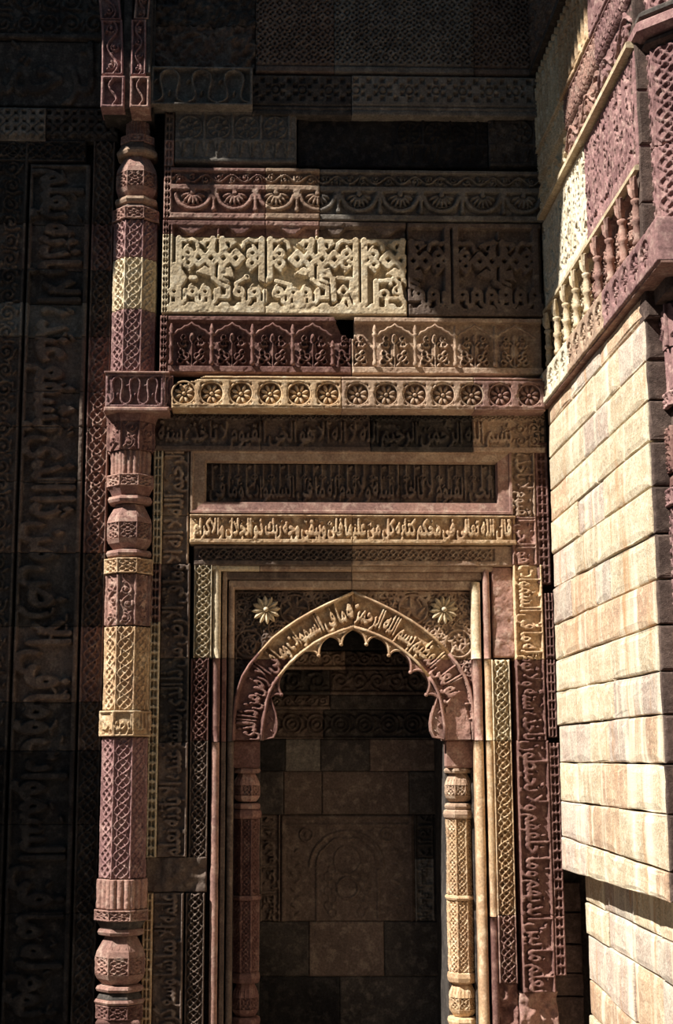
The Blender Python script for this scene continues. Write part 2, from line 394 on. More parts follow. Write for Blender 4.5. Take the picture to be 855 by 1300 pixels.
# ------------------------------------------------------------------ ornament patterns, all in world metres
def rdg(d, w, soft=.004): return np.clip((w-d)/soft+.5, 0, 1)
def lattice(cv, r, vertical=True, period=None, amp=.86, lw=.0075, frame=.009, rings=True, h=1.):
    """interlaced ogee strapwork between two fillets"""
    x0, x1, z0, z1 = r; wd = (x1-x0) if vertical else (z1-z0); P = period or wd*1.5
    def fn(X, Z):
        s_ = (Z-z0) if vertical else (X-x0); t = (X-(x0+x1)/2) if vertical else (Z-(z0+z1)/2); A = (wd/2-frame)*amp; k = 2*math.pi/P
        sl = np.sqrt(1+(A*k*np.cos(k*s_))**2)
        o = np.maximum(rdg(abs(t-A*np.sin(k*s_))/sl, lw/2), rdg(abs(t+A*np.sin(k*s_))/sl, lw/2))
        A2 = A*.62; sl2 = np.sqrt(1+(A2*k*np.sin(k*s_))**2)
        o = np.maximum(o, np.maximum(rdg(abs(t-A2*np.cos(k*s_))/sl2, lw*.45), rdg(abs(t+A2*np.cos(k*s_))/sl2, lw*.45)))
        if rings:
            m = (s_ % (P/2))-P/4; o = np.maximum(o, rdg(abs(np.hypot(m, t)), lw*.95)*.9)
        return np.maximum(o, rdg(wd/2-abs(t), frame))
    cv.field(fn, r, h)
def beadborder(cv, r, vertical=True, period=None):
    """narrow border: solid strip pierced by paired hour-glass holes"""
    x0, x1, z0, z1 = r; wd = (x1-x0) if vertical else (z1-z0); P = period or wd*.95
    def fn(X, Z):
        s_ = ((Z-z0) if vertical else (X-x0)) % P/P-.5; t = ((X-(x0+x1)/2) if vertical else (Z-(z0+z1)/2))/wd
        hole = (abs(abs(t)-.17) < .13*(1-abs(s_)*1.1)) & (abs(s_) < .36) & (abs(t) > .05+.12*abs(s_))
        return 1-hole*.95
    cv.field(fn, r)
def vine(cv, r, period=None, h=.95, vertical=False, lw=.010, seed=0):
    x0, x1, z0, z1 = r; wd = (z1-z0) if not vertical else (x1-x0); L = (x1-x0) if not vertical else (z1-z0); P = period or wd*2.1
    A = wd*.30; fm, q = cv.fm, cv.q; cv.fm = (lambda p: (x0+p[0], (z0+z1)/2+p[1])) if not vertical else (lambda p: ((x0+x1)/2+p[1], z0+p[0])); cv.q = 1.0
    n = int(L/P*16); pts = [(L*i/n, A*math.sin(2*math.pi*(L*i/n)/P+seed)) for i in range(n+1)]; cv.line(pts, lw, h)
    k = 0
    while (k+.5)*P/2 < L:
        c = (k+.5)*P/2-seed*P/(2*math.pi); sg = -1 if k % 2 else 1
        if 0 < c < L:
            sp = [(c+wd*.30*(1-i/14)*math.cos(i*.62+k), -sg*wd*.08+wd*.30*(1-i/14)*math.sin(i*.62+k)) for i in range(12)]
            cv.line(sp, lw*.85, h); cv.leaf((c, -sg*wd*.08), wd*.12, wd*.07, .7*k, h)
            for a in (.6, 2.3, 4.1): cv.leaf((c+wd*.40*math.cos(a+k), wd*.38*math.sin(a+k)), wd*.12, wd*.055, a+k, h*.9)
        k += 1
    cv.fm, cv.q = fm, q
def squares(cv, r, P=.062, h=1, style=0):
    """pierced geometric lattice: holes at grid nodes"""
    x0, x1, z0, z1 = r
    def fn(X, Z):
        a = ((X-x0)/P) % 1-.5; b = ((Z-z1)/P) % 1-.5
        ch = (np.floor((X-x0)/P)+np.floor((Z-z1)/P)) % 2
        if style == 0:
            hole = (np.maximum(abs(a), abs(b)) < np.where(ch > 0, .26, .20))
            groove = (abs(abs(a)-abs(b)) < .05) & (ch < 1)
            return 1-hole*.95-groove*.35*(~hole)
        star = abs(a)+abs(b)
        hole = (star < .42) & (star > .2) & (abs(abs(a)-abs(b)) > .08)
        hole |= (np.maximum(.5-abs(a), .5-abs(b)) < .13)
        return 1-hole*.9
    cv.field(fn, r, h)
def scrollfield(cv, r, size=.075, lw=.009, seed=3, h=1.):
    rr = random.Random(seed); x0, x1, z0, z1 = r; nx = max(1, round((x1-x0)/size)); nz = max(1, round((z1-z0)/size)); sx = (x1-x0)/nx; sz = (z1-z0)/nz
    fm, q = cv.fm, cv.q; cv.fm = lambda p: p; cv.q = 1.
    for i in range(nx):
        for j in range(nz):
            cx, cz = x0+(i+.5)*sx, z0+(j+.5)*sz; R = min(sx, sz)*.47; ph = rr.uniform(0, 6); sg = 1 if (i+j) % 2 else -1
            sp = [(cx+R*(1-k/20)*math.cos(ph+sg*k*.55), cz+R*(1-k/20)*math.sin(ph+sg*k*.55)) for k in range(16)]; cv.line(sp, lw, h)
            cv.leaf((cx, cz), R*.32, R*.18, ph, h)
            for k in range(4):
                a = ph+k*1.6; cv.leaf((cx+R*1.05*math.cos(a), cz+R*1.05*math.sin(a)), R*.36, R*.14, a+1.0, h*.9)
    cv.fm, cv.q = fm, q
def spread(x0, x1, n): return [x0+(x1-x0)*(i+.5)/n for i in range(n)]

XR = XW(698, 560)             # face of the plain right-hand wall
UE = onR(811, 200, XR)[0]; UA = onR(834, 780, XR)[0]
YC = 0.30                     # how deep the backing masonry sits
# ================================================================== SETTING
g = G(); g.add([(-9, -14, 0), (9, -14, 0), (9, 1.2, 0), (-9, 1.2, 0), (-9, -14, -.2), (9, -14, -.2), (9, 1.2, -.2), (-9, 1.2, -.2)],
               [(0, 1, 2, 3), (7, 6, 5, 4), (0, 4, 5, 1), (1, 5, 6, 2), (2, 6, 7, 3), (3, 7, 4, 0)])
o = g.obj('floor', 'ground'); o['kind'] = 'structure'
# masonry core behind everything (closes every joint)
nx0, nx1 = XW(300, 1000), XW(604, 1000); nzt = ZW(748)
g = G()
for a, b, y, c, d in ((-2.6, nx0-.02, YC, 0, 7.2), (nx1+.02, 2.6, YC, 0, 7.2), (nx0-.02, nx1+.02, YC, nzt+.05, 7.2), (nx0-.02, nx1+.02, 1.0, 0, nzt+.05)):
    g = G(); g.box(a, b, y, 1.1, c, d); g.obj('wall_back', 'soot')['kind'] = 'structure'
g = G(); g.box(XR+.22, XR+1.2, -UA+.32, .95, 0, 7.2); wall_right = g.obj('wall_right', 'rough'); wall_right['kind'] = 'structure'
# unseen wall added on the left, its arched edge shaped to cast the shade
LX = -2.7
arch = [(1.3, 0), (-0.641, 0), (-0.641, 4.2), (-0.58, 4.5), (-0.537, 5.1), (-0.476, 5.4), (-0.459, 5.75), (-0.537, 6.1), (-0.589, 6.7), (-0.693, 7.1), (-0.74, 8.25), (-0.89, 8.6), (-1.09, 8.84), (-1.27, 9.28), (-1.36, 9.38), (-1.45, 9.43), (-1.55, 9.47), (-1.62, 9.47), (-1.69, 9.44), (-1.77, 9.43), (-1.86, 9.52), (-1.97, 9.68), (-2.15, 9.78), (-2.32, 10.12), (-2.52, 10.72), (-2.84, 11.33), (-3.0, 11.5), (-3.2, 11.6), (-3.57, 11.7), (-4.295, 11.8), (-5.2, 11.6), (-5.8, 10.8), (-6.0, 9), (-6.1, 0), (-10.6, 0), (-10.6, 13), (1.3, 13)]  # outline set by the wanted shadow edges, carried back along the sun
g = G(); n = len(arch); V = [(LX+dx, y, z) for dx in (0, .09) for y, z in arch]
g.add(V, [tuple(range(n)), tuple(range(n, 2*n))[::-1]]+[(i, n+i, n+(i+1) % n, (i+1) % n) for i in range(n)])
wall_left_shade = g.obj('wall_left_shade', 'rough'); wall_left_shade['kind'] = 'structure'
g = G(); g.box(-2.7, 6.5, -10.9, -10.6, 0, 7.5); g.obj('wall_front', 'rough')['kind'] = 'structure'

# ================================================================== BACK WALL: friezes above the niche
def frieze(name, label, x0, x1, y0, y1, Y, blocks, draw, depth=.018, step=.0062, cat='frieze', back=.12, base=0.0, pname='block'):
    """blocks: (px0, px1, py0, py1, material, dY). One thing, each stone a part."""
    ym = (y0+y1)/2; a, b = XW(x0, ym, Y), XW(x1, ym, Y); z0, z1 = ZW(y1, Y), ZW(y0, Y)
    cv = Cv(a, b, z0, z1, step, base).pxmap(x0, x1, y1, y0); draw(cv)
    t = empty(name, label, cat, ((a+b)/2, Y, z0))
    for (p0, p1, q0, q1, m, dY) in blocks:
        (ra, rz0), (rb, rz1) = cv.fm((p0, q1)), cv.fm((p1, q0))
        mesh_np(pname, [relW(cv, Y+dY, depth=depth, back=back-dY, rect=(ra, rb, rz0, rz1))], m, t)
    return t, cv

# --- top pierced course
def d(cv):
    a, b, z0, z1 = cv.b; squares(cv, (a, b, z0+.06, z1), P=.066, style=1); cv.rect(325, 684, 80, 84.5, .6); cv.rect(325, 684, 85, 92)
    cv.line([(325, 84), (684, 84)], 1.2, .8, True)
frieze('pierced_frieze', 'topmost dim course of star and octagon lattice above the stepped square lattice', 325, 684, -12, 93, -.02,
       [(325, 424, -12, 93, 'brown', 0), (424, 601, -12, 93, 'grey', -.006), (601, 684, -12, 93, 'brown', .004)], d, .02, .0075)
def d(cv):
    a, b, z0, z1 = cv.b; cv.rect(320, 684, 95, 146, 1)
    for i, cx in enumerate(np.arange(333, 684, 34)):
        for dx, dz, r in ((0, -13, 3), (0, 9, 3), (-17, -13, 3), (-17, 9, 3), (-8, -6, 2.6), (8, -6, 2.6), (-8, 3, 2.6), (8, 3, 2.6)):
            cv.rect(cx+dx-r, cx+dx+r, 115+dz-r, 115+dz+r, .95, True)
        cv.ring((cx-17, 113), 5, 2.2, .8, True)
    cv.line([(320, 134), (684, 134)], 1.6, .7, True); cv.line([(320, 139), (684, 139)], 1.2, .5, True)
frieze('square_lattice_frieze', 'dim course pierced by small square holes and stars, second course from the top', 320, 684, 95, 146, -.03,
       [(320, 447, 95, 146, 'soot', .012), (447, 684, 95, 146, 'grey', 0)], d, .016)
# --- medallions over hanging triangles
def d(cv):
    cv.rect(222, 690, 140, 207, .42)
    for cx in list(np.arange(241, 376, 36))+list(np.arange(520, 690, 35.5)):
        cv.ring((cx, 163), 14.5, 2.4); cv.ring((cx, 163), 5, 2)
        for k in range(8): a = k*math.pi/4; cv.leaf((cx+9.5*math.cos(a), 163+9.5*math.sin(a)), 4, 1.7, -a)
        cv.rect(cx+16.5, cx+19.5, 146, 178)
    cv.rect(222, 690, 140, 146); cv.rect(222, 690, 177, 182)
    for x in np.arange(226, 690, 14.6):
        if 376 < x < 500: continue
        cv.poly([(x, 181), (x+11, 181), (x+5.5, 201)]); cv.line([(x+5.5, 184), (x+5.5, 196)], 1.2, .5, True)
    cv.rect(222, 690, 202, 207, .8)
    n = vnoise(cv.X, cv.Z, 9)+.6*vnoise(cv.X, cv.Z, 21); x376, x500 = cv.fm((377, 0))[0], cv.fm((500, 0))[0]
    rough = (cv.X > x376) & ((cv.X < x500) | (n > .12)); cv.H = np.where(rough, .2+.9*n, cv.H)
frieze('medallion_frieze', 'grey course of rayed medallions over hanging triangles, its middle badly eroded', 222, 690, 140, 207, -.01,
       [(222, 376, 140, 207, 'grey', 0), (377, 622, 140, 207, 'black', .05), (622, 690, 140, 207, 'soot', .02)], d, .018)
def d(cv): beadborder(cv, cv.b, True)
frieze('pierced_border', 'narrow pierced upright border at the left end of the medallion course', 209, 221, 140, 213, -.005,
       [(209, 221, 140, 180, 'brown', 0), (209, 221, 180, 213, 'rose', 0)], d, .012, .005, cat='border')
# --- swags
def d(cv):
    a, b, z0, z1 = cv.b
    cv.rect(208, 690, 214, 219, 1); cv.rect(208, 690, 236, 243, 1); cv.rect(208, 690, 272, 279, 1)
    va, vb = cv.fm((219, 235)), cv.fm((688, 220)); vine(cv, (va[0], vb[0], va[1], vb[1]), lw=.011)
    P = 52.6; k = 0
    for cx in np.arange(245, 700, P):
        arc = [(cx+22*math.cos(t), 247+19*math.sin(t)) for t in np.linspace(.1, math.pi-.1, 15)]; cv.line(arc, 5)
        cv.line([(p[0], p[1]-5) for p in arc], 1.4, .7)
        for t in np.linspace(.35, math.pi-.35, 7): cv.leaf((cx+10*math.cos(t), 245+10*math.sin(t)), 6.5, 1.9, -t)
        cv.disc((cx, 245), 3.5); e = cx+P/2
        cv.disc((e, 248), 4.4); cv.line([(e, 248), (e, 266)], 4); cv.disc((e, 266), 3.2); cv.line([(e, 253), (e, 253)], 6)
        cv.leaf((e, 244), 6, 2.2, 0)
    cv.poly([(208, 214), (218, 214), (218, 279), (208, 279)], .3); 
    w = cv.fm((208, 279)); w2 = cv.fm((217.5, 214)); cv.H[:, (cv.x < w2[0])] = 0; beadborder(cv, (w[0], w2[0], w[1], w2[1]))
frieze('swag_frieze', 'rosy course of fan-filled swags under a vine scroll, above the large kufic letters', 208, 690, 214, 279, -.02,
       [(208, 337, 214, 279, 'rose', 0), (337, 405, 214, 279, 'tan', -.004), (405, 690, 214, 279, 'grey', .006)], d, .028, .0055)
# --- large kufic inscription (traced)
def d(cv):
    def tr(pts, off, w, **k): cv.line([(off+x/5.03, 275+y/5.03) for x, y in pts], w*(1.0 if k else 1.22)/5.03, **k)
    def rg(c, off, r, w): cv.ring((off+c[0]/5.03, 275+c[1]/5.03), r/5.03, w/5.03)
    cv.rect(206, 690, 281, 287.5, 1)
    cv.rect(206, 690, 389.5, 399, 1); cv.rect(216, 218.5, 281, 399, 1)
    for c0 in (275.6, 400.8, 516.5, 633):                      # great knots
        off = c0-380/5.03
        for cx in (262, 340, 420, 498):
            for dx, dy in ((0, -1),): pass
            cv.line([(off+(cx+a)/5.03, 275+(274+b)/5.03) for a, b in ((-44, 0), (0, -44), (44, 0), (0, 44))], 40/5.03, closed=True)
        tr([(345, 235), (352, 150)], off, 34); tr([(410, 235), (410, 150)], off, 34)
        cv.poly([(off+x/5.03, 275+y/5.03) for x, y in ((255, 172), (345, 140), (350, 215), (330, 230), (300, 205))]); cv.poly([(off+x/5.03, 275+y/5.03) for x, y in ((512, 172), (420, 140), (412, 215), (435, 230), (465, 205))]); cv.leaf((off+318/5.03, 275+185/5.03), 4, 1.6, 1.2, 1, True); cv.leaf((off+448/5.03, 275+185/5.03), 4, 1.6, -1.2, 1, True)
        tr([(300, 160), (480, 160)], off, 26); tr([(385, 90), (385, 130)], off, 14)
        tr([(350, 310), (350, 375)], off, 34); tr([(405, 310), (403, 400)], off, 34)
        cv.poly([(off+x/5.03, 275+y/5.03) for x, y in ((240, 365), (300, 322), (350, 350), (352, 395), (310, 385))]); cv.poly([(off+x/5.03, 275+y/5.03) for x, y in ((495, 405), (470, 330), (412, 335), (408, 390), (445, 392))])
        tr([(355, 400), (400, 440), (452, 458), (452, 520), (392, 520), (392, 470)], off, 28); tr([(403, 400), (450, 425)], off, 24)
        for x, y in ((262, 274), (340, 274), (420, 274), (498, 274)): cv.disc((off+x/5.03, 275+y/5.03), 1.9, 1, True)
        tr([(380, 160), (380, 232)], off, 9, cut=True); tr([(378, 318), (378, 380)], off, 9, cut=True)
        for x in (302, 380, 459): cv.disc((off+x/5.03, 275+234/5.03), 1.6, 1, True); cv.disc((off+x/5.03, 275+316/5.03), 1.6, 1, True)
    for c0 in (221.5, 337.2, 456.8, 573.7, 687):               # paired risers with looped knots
        off = c0-690/5.03; left = c0 > 230; right = c0 < 680; low = 400 if c0 in (337.2,) else 555
        for sg, ok in ((-1, left), (1, right)):
            if not ok: continue
            X = lambda x: 690+sg*x
            tr([(X(27), 75 if c0 > 500 else 150), (X(27), low)], off, 36); tr([(X(27), 155), (X(75), 165), (X(110), 152), (X(140), 172), (X(148), 205)], off, 24)
            rg((X(84), 242), off, 26, 32); rg((X(52), 272), off, 24, 30); rg((X(88), 305), off, 26, 32)
            tr([(X(84), 190), (X(62), 215)], off, 16); tr([(X(95), 350), (X(75), 330)], off, 20)
        if left and right: tr([(665, low), (690, low+16), (715, low)], off, 34)
        tr([(690, 90), (690, low-25)], off, 10, cut=True)
    XL = lambda x: 200+x/5.03
    rings = [110, 225, 305, 520, 618, 770, 850]; 
    px = [200+x/5.03 for x in rings]+[372, 388]+[531+i*18.5 for i in range(9) if abs(531+i*18.5-573) > 9]
    for x in px:
        y = 372
        cv.ring((x, y), 4.9, 6.6); cv.line([(x+5.5, y), (x+5.5, 383), (x+9.5, 387.5), (x+13.5, 383), (x+13.5, y-2)], 6.2); cv.disc((x, y), 1.5, 1, True)
        cv.leaf((x-3, y-8), 4, 2, .8)
    Z2 = 360
    tr([(312, 400), (320, 530)], Z2, 34); tr([(345, 392), (430, 400), (430, 480)], Z2, 26)
    cv.line([(Z2+(380+a)/5.03, 275+(480+b)/5.03) for a, b in ((-34, 0), (0, -34), (34, 0), (0, 34))], 5, closed=True)
    tr([(400, 500), (350, 590)], Z2, 26); tr([(400, 500), (430, 585)], Z2, 26); tr([(430, 490), (470, 560)], Z2, 26)
    tr([(588, 412), (588, 580)], Z2, 32); tr([(588, 412), (690, 402), (740, 365), (770, 340)], Z2, 28); rg((640, 495), Z2, 26, 26)
    tr([(655, 520), (660, 575)], Z2, 26); tr([(735, 425), (750, 520), (790, 575)], Z2, 30); rg((725, 468), Z2, 24, 22); tr([(660, 520), (740, 520)], Z2, 24)
    for x, y in ((682, 430), (720, 412)): cv.disc((Z2+x/5.03, 275+y/5.03), 3.2)
    tr([(500, 435), (560, 400)], 200, 24); rg((568, 395), 200, 16, 14); tr([(755, 415), (850, 440)], 200, 26); tr([(215, 400), (240, 400)], 200, 30)
    tr([(105, 320), (105, 440), (150, 440), (172, 400), (150, 365)], 200, 32)
    for x in np.arange(222, 690, 21): cv.poly([(x-9, 390), (x-5, 385.5), (x+4, 384.5), (x+9, 390)])
    for x0_, x1_ in ((221, 262), (286, 322), (352, 388), (412, 440), (470, 510)):
        cv.poly([(x0_, 287), (x1_, 287), ((x0_+x1_)/2+4, 298), ((x0_+x1_)/2-4, 298)], .85)
    cv.H[:, (cv.x < cv.fm((214.5, 0))[0])] = 0
    a, b = cv.fm((206, 399)), cv.fm((214.5, 281)); beadborder(cv, (a[0], b[0], a[1], b[1]))
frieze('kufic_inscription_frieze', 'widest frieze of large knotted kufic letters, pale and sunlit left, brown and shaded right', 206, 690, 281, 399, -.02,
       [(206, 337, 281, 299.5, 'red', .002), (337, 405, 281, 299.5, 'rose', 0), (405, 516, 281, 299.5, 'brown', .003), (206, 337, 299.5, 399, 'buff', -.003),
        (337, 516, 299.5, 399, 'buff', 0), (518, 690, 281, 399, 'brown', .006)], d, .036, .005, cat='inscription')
# --- blind arcade with balusters
BAL = [217.5, 268.5, 320, 371, 421.5, 475, 526.5, 577.5, 628]
def d(cv):
    cv.rect(203, 690, 402, 408.5); cv.rect(203, 690, 465, 474)
    for i, x in enumerate(BAL):
        c = x+25.7
        for sg in (-1, 1):
            sp = [(c+sg*(8+7*math.cos(t)*(1-k/16)), 452+7*math.sin(t)*(1-k/16)) for k, t in enumerate(np.linspace(0, 7, 13))]; cv.line(sp, 2.3, .8)
            sp = [(c+sg*(8+6*math.cos(t)*(1-k/16)), 437+6*math.sin(t)*(1-k/16)) for k, t in enumerate(np.linspace(3, 9, 13))]; cv.line(sp, 2.1, .6)
        cv.leaf((c, 445), 5, 15, 0, .55); cv.leaf((c, 428), 3, 6, 0, .6); cv.line([(c, 430), (c, 465)], 2, .8)
        for sg in (-1, 1):
            for yy_, rr_ in ((458, 3.6), (447, 3.2), (436, 3.4), (428, 2.6)): cv.ring((c+sg*(15-.12*(465-yy_)), yy_), rr_, 1.8, .75)
            for k in range(4): cv.leaf((c+sg*(4+k*3.6), 462-k*8), 4.5, 1.7, sg*.8, .8)
    cv.mask = ~inside(cv.X, cv.Z, [cv.fm(p) for p in ((423, 400), (449, 400), (449, 430), (441, 426), (433, 421), (429, 412))])
    cv.H[:, (cv.x < cv.fm((213, 0))[0])] = 0
    a, b = cv.fm((203, 474)), cv.fm((212.5, 402)); beadborder(cv, (a[0], b[0], a[1], b[1]))
arc, acv = frieze('arcade_frieze', 'course of little cusped arches on turned balusters filled with curling vines', 203, 690, 402, 474, -.02,
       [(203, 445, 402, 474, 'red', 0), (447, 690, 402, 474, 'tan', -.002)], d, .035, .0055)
def lathe_baluster(c, Y, z0, z1, r, n=8):
    H = z1-z0; p = [(.8, 0), (1.25, .03), (1.25, .09), (.8, .13), (1.0, .25), (.75, .38), (1.2, .41), (1.2, .46), (.75, .5), (1.0, .6), (.8, .70), (1.3, .73), (1.45, .78), (.7, .80), (1.2, .86), (1.0, .9), (.35, 1.0)]
    g = G(); g.lathe((c, Y), [(r*a, z0+H*b) for a, b in p], n); return g
for i, x in enumerate(BAL):
    (c, z0), (_, z1) = acv.fm((x, 465)), acv.fm((x, 413))
    m = 'red' if x < 440 else 'tan'
    if abs(x-421.5) < 1: z1 = z0+.17
    lathe_baluster(c, -.03, z0, z1, .0125).obj('baluster', m, arc, True)
    if i < len(BAL)-1 or True:
        x2 = BAL[i+1] if i < len(BAL)-1 else 680
        if x == 421.5: continue
        c2 = acv.fm((x2, 465))[0]; zs = acv.fm((0, 428))[1]; zt = acv.fm((0, 412))[1]; mid = (c+c2)/2; pts = []
        for k in range(25):
            t = k/24; xx = c+(c2-c)*t; u = 1-abs(2*t-1); zz = zs+(zt-zs)*u**.8-.008*abs(math.sin(u*math.pi*3)); pts.append((xx, -.028, zz))
        g = G(); g.tube(pts, .0085, 6); g.obj('arch_moulding', m, arc, True)
# --- rosette cornice
ROS = [233.5, 268.5, 305.6, 342.7, 379.5, 416, 453.7, 490.2, 526.7, 562.6, 599, 635.6, 673]
YCO = -.075
cor = empty('rosette_cornice', 'projecting cornice of ringed rosettes between the little arcade and the niche surround', 'cornice', (.7, YCO, ZW(520)))
za, zb = ZW(519, YCO), ZW(478, YCO); xa, xb = XW(218, 500, YCO), XW(693, 500, YCO)
cv = Cv(xa, xb, za, zb, .0065, 1.0).pxmap(218, 693, 519, 478)
for x in ROS: cv.disc((x, 500), 15, 1, True)
for x in ROS:
    for a in (.785, 2.356, 3.927, 5.498): cv.disc((x+16.3*math.cos(a), 500+15.6*math.sin(a)), 2.2, .6, True)
cv.line([(218, 481.5), (693, 481.5)], 1.2, .4, True); cv.line([(218, 517), (693, 517)], 1, .3, True)
mk = np.ones(cv.H.shape, bool); q = [cv.fm(p) for p in ((217, 477), (262, 477), (246, 484), (228, 489), (217, 500))]; mk &= ~inside(cv.X, cv.Z, q); cv.mask = mk
for a, b, m in ((218, 433, 'gold'), (433, 602, 'tan'), (602, 693, 'rose')):
    r0, r1 = cv.fm((a, 519)), cv.fm((b, 478)); mesh_np('block', [relW(cv, YCO, depth=.032, back=.2, rect=(r0[0], r1[0], r0[1], r1[1]))], m, cor)
def rosette_mesh(R, n=8, pet=.42):
    g = G(); ring = [(R*math.cos(t), .010, R*math.sin(t)) for t in np.linspace(0, 2*math.pi, 28, endpoint=False)]; g.tube(ring, R*.085, 5, True)
    for k in range(n):
        a = 2*math.pi*k/n+.39; g.blob((R*.55*math.cos(a), .030, R*.55*math.sin(a)), R*.33, .016, R*.165, a, 8, 5)
    g.blob((0, .022, 0), R*.17, .018, R*.17, 0, 8, 5); return g
ros0 = {}
for i, x in enumerate(ROS):
    c = cv.fm((x, 500)); m = 'gold' if x < 433 else 'tan' if x < 602 else 'rose'
    if m not in ros0:
        o = rosette_mesh(.078).obj('rosette', m, cor, True); ros0[m] = o; off = np.array(o.location)+WL['%s' % cor.name]
    o2 = ros0[m] if (x in (233.5, 453.7, 635.6)) else ros0[m].copy()
    if o2 is not ros0[m]: COL.objects.link(o2)
    o2.location = tuple(np.array((c[0], YCO+.004, c[1]))+np.array((0, .02, 0))-WL[cor.name])

# ================================================================== NICHE SURROUND
YJ = .10
def strip(thing, name, px0, px1, y0, y1, Y, splits, draw, depth=.024, step=.0058, yref=None, back=.2, **kw):
    """upright carved strip, blocks split by height; leans like the picture only through the lens"""
    yr = yref or (y0+y1)/2; a, b = XW(px0, yr, Y), XW(px1, yr, Y); z0, z1 = ZW(y1, Y), ZW(y0, Y)
    cv = Cv(a, b, z0, z1, step); draw(cv, (a, b, z0, z1)); prev = z1
    for yy, m, dY in splits:
        zz = max(z0, ZW(yy, Y)); mesh_np(name, [relW(cv, Y+dY, depth=depth, back=back-dY, rect=(a, b, zz, prev), **kw)], m, thing); prev = zz
    return a, b, z0, z1
# outer inscription: top run
def d(cv):
    a, b, z0, z1 = cv.b; cv.rect(196, 693, 566, 573)
    r0, r1 = cv.fm((196, 533)), cv.fm((693, 523)); lattice(cv, (r0[0], r1[0], r0[1], r1[1]), False, period=.085, lw=.006, frame=.004, rings=False)
    r0, r1 = cv.fm((200, 566)), cv.fm((650, 534)); letters(cv, (r0[0], r1[0], r0[1], r1[1]), 'h', 0, squeeze=.56, bold=3)
    r0, r1 = cv.fm((652, 566)), cv.fm((688, 534)); scrollfield(cv, (r0[0], r1[0], r0[1], r1[1]), .08)
sur, _ = frieze('inscription_surround_lintel', 'long shaded course of flowing script directly under the rosette cornice', 196, 693, 522, 573, YJ-.02,
       [(196, 330, 522, 573, 'brown', 0), (330, 470, 522, 573, 'brown', .004), (470, 600, 522, 573, 'soot', 0), (600, 693, 522, 573, 'tan', -.004)], d, .02, .0055, cat='inscription', back=.14)
# left outer jamb
jl = empty('left_jamb_inscription', 'upright script band with pierced border left of the niche, broken near its foot', 'inscription', (XW(212, 1280), YJ, 0))
def border(cv, r): beadborder(cv, r, True, .058)
strip(jl, 'border_block', 194, 206, 568, 716, YJ-.012, [(655, 'buff', 0), (716, 'buff', .003)], border, yref=640)
strip(jl, 'border_block', 188, 201, 716, 1088, YJ-.012, [(790, 'rose', 0), (945, 'buff', .003), (1088, 'buff', 0)], border, yref=905)
strip(jl, 'border_block', 180, 193, 1134, 1330, YJ-.02, [(1330, 'gold', 0)], border, yref=1210)
def lt(start, orient, sq=.58, fr=True):
    def f(cv, r):
        a, b, z0, z1 = r; letters(cv, (a+.006, b-.012, z0, z1), orient, start, squeeze=sq, bold=3)
        cv.H[:, cv.x > b-.012] = 1; 
        if orient == 'R': cv.H[:, cv.x < a+.008] = 1
    return f
strip(jl, 'block', 206, 240, 573, 716, YJ, [(655, 'tan', 0), (716, 'tan', .004)], lt(3, 'L'), yref=640)
strip(jl, 'block', 201, 239, 716, 1088, YJ, [(835, 'brown', 0), (942, 'soot', .006), (1088, 'brown', 0)], lt(20, 'L'), yref=905)
strip(jl, 'block', 193, 232, 1134, 1330, YJ-.01, [(1330, 'brown', 0)], lt(40, 'L'), yref=1210)
# broken course between
def roughdraw(f=14, lo=.1, hi=1.3):
    def fn(cv, r): cv.H[:] = lo+hi*(.5+vnoise(cv.X, cv.Z, f)+.5*vnoise(cv.X, cv.Z, f*3))*.6
    return fn
strip(jl, 'broken_block', 184, 262, 1088, 1133, YJ-.005, [(1133, 'brown', 0)], roughdraw(8), .05, yref=1120)
# right outer jamb
jr = empty('right_jamb_inscription', 'upright red script band right of the niche, beside the pale plain wall', 'inscription', (XW(690, 1280), YJ, 0))
strip(jr, 'block', 650, 681, 573, 716, YJ-.01, [(655, 'tan', 0), (716, 'rose', 0)], lt(8, 'R'), yref=640)
strip(jr, 'block', 656, 692, 716, 940, YJ-.01, [(836, 'gold', 0), (940, 'red', .003)], lt(12, 'R'), yref=830)
strip(jr, 'block', 662, 702, 940, 1262, YJ-.01, [(1163, 'red', 0), (1262, 'red', .004)], lt(30, 'R'), yref=1100)
strip(jr, 'border_block', 681, 698, 524, 740, YJ-.005, [(560, 'soot', 0), (655, 'red', 0), (740, 'red', .003)], border, yref=640)
strip(jr, 'border_block', 694, 706, 752, 936, YJ-.005, [(836, 'red', .0), (936, 'red', .003)], border, yref=840)
strip(jr, 'border_block', 702, 716, 943, 1240, YJ-.005, [(1163, 'red', 0), (1240, 'red', .003)], border, yref=1100)
strip(jr, 'broken_block', 662, 712, 1262, 1340, YJ+.0, [(1340, 'rose', 0)], roughdraw(9), .09, yref=1280)
# recessed inscription panel with bevelled frame
pn = empty('sunk_inscription_panel', 'wide recessed panel of interlaced upright letters inside a plain sloping frame', 'panel', (XW(446, 650), YJ, ZW(651)))
x0, x1 = XW(242, 610, YJ), XW(650, 610, YJ); z0, z1 = ZW(652, YJ), ZW(572, YJ)
i0, i1, k0, k1 = XW(262, 610, YJ), XW(631, 610, YJ), ZW(636, YJ), ZW(587, YJ)
def bevel_frame(g, X0, X1, Z0, Z1, I0, I1, K0, K1, ya, yb, lip=.014):
    """outer rectangle at depth ya with a raised lip, sloping to the inner rectangle at yb; four mitred pieces"""
    R = [(X0, X1, Z0, Z1, ya+.05), (X0, X1, Z0, Z1, ya), (X0+lip, X1-lip, Z0+lip, Z1-lip, ya), (X0+lip+.006, X1-lip-.006, Z0+lip+.006, Z1-lip-.006, ya+.012),
         (I0-.01, I1+.01, K0-.01, K1+.01, ya+.02), (I0, I1, K0, K1, yb)]
    return R
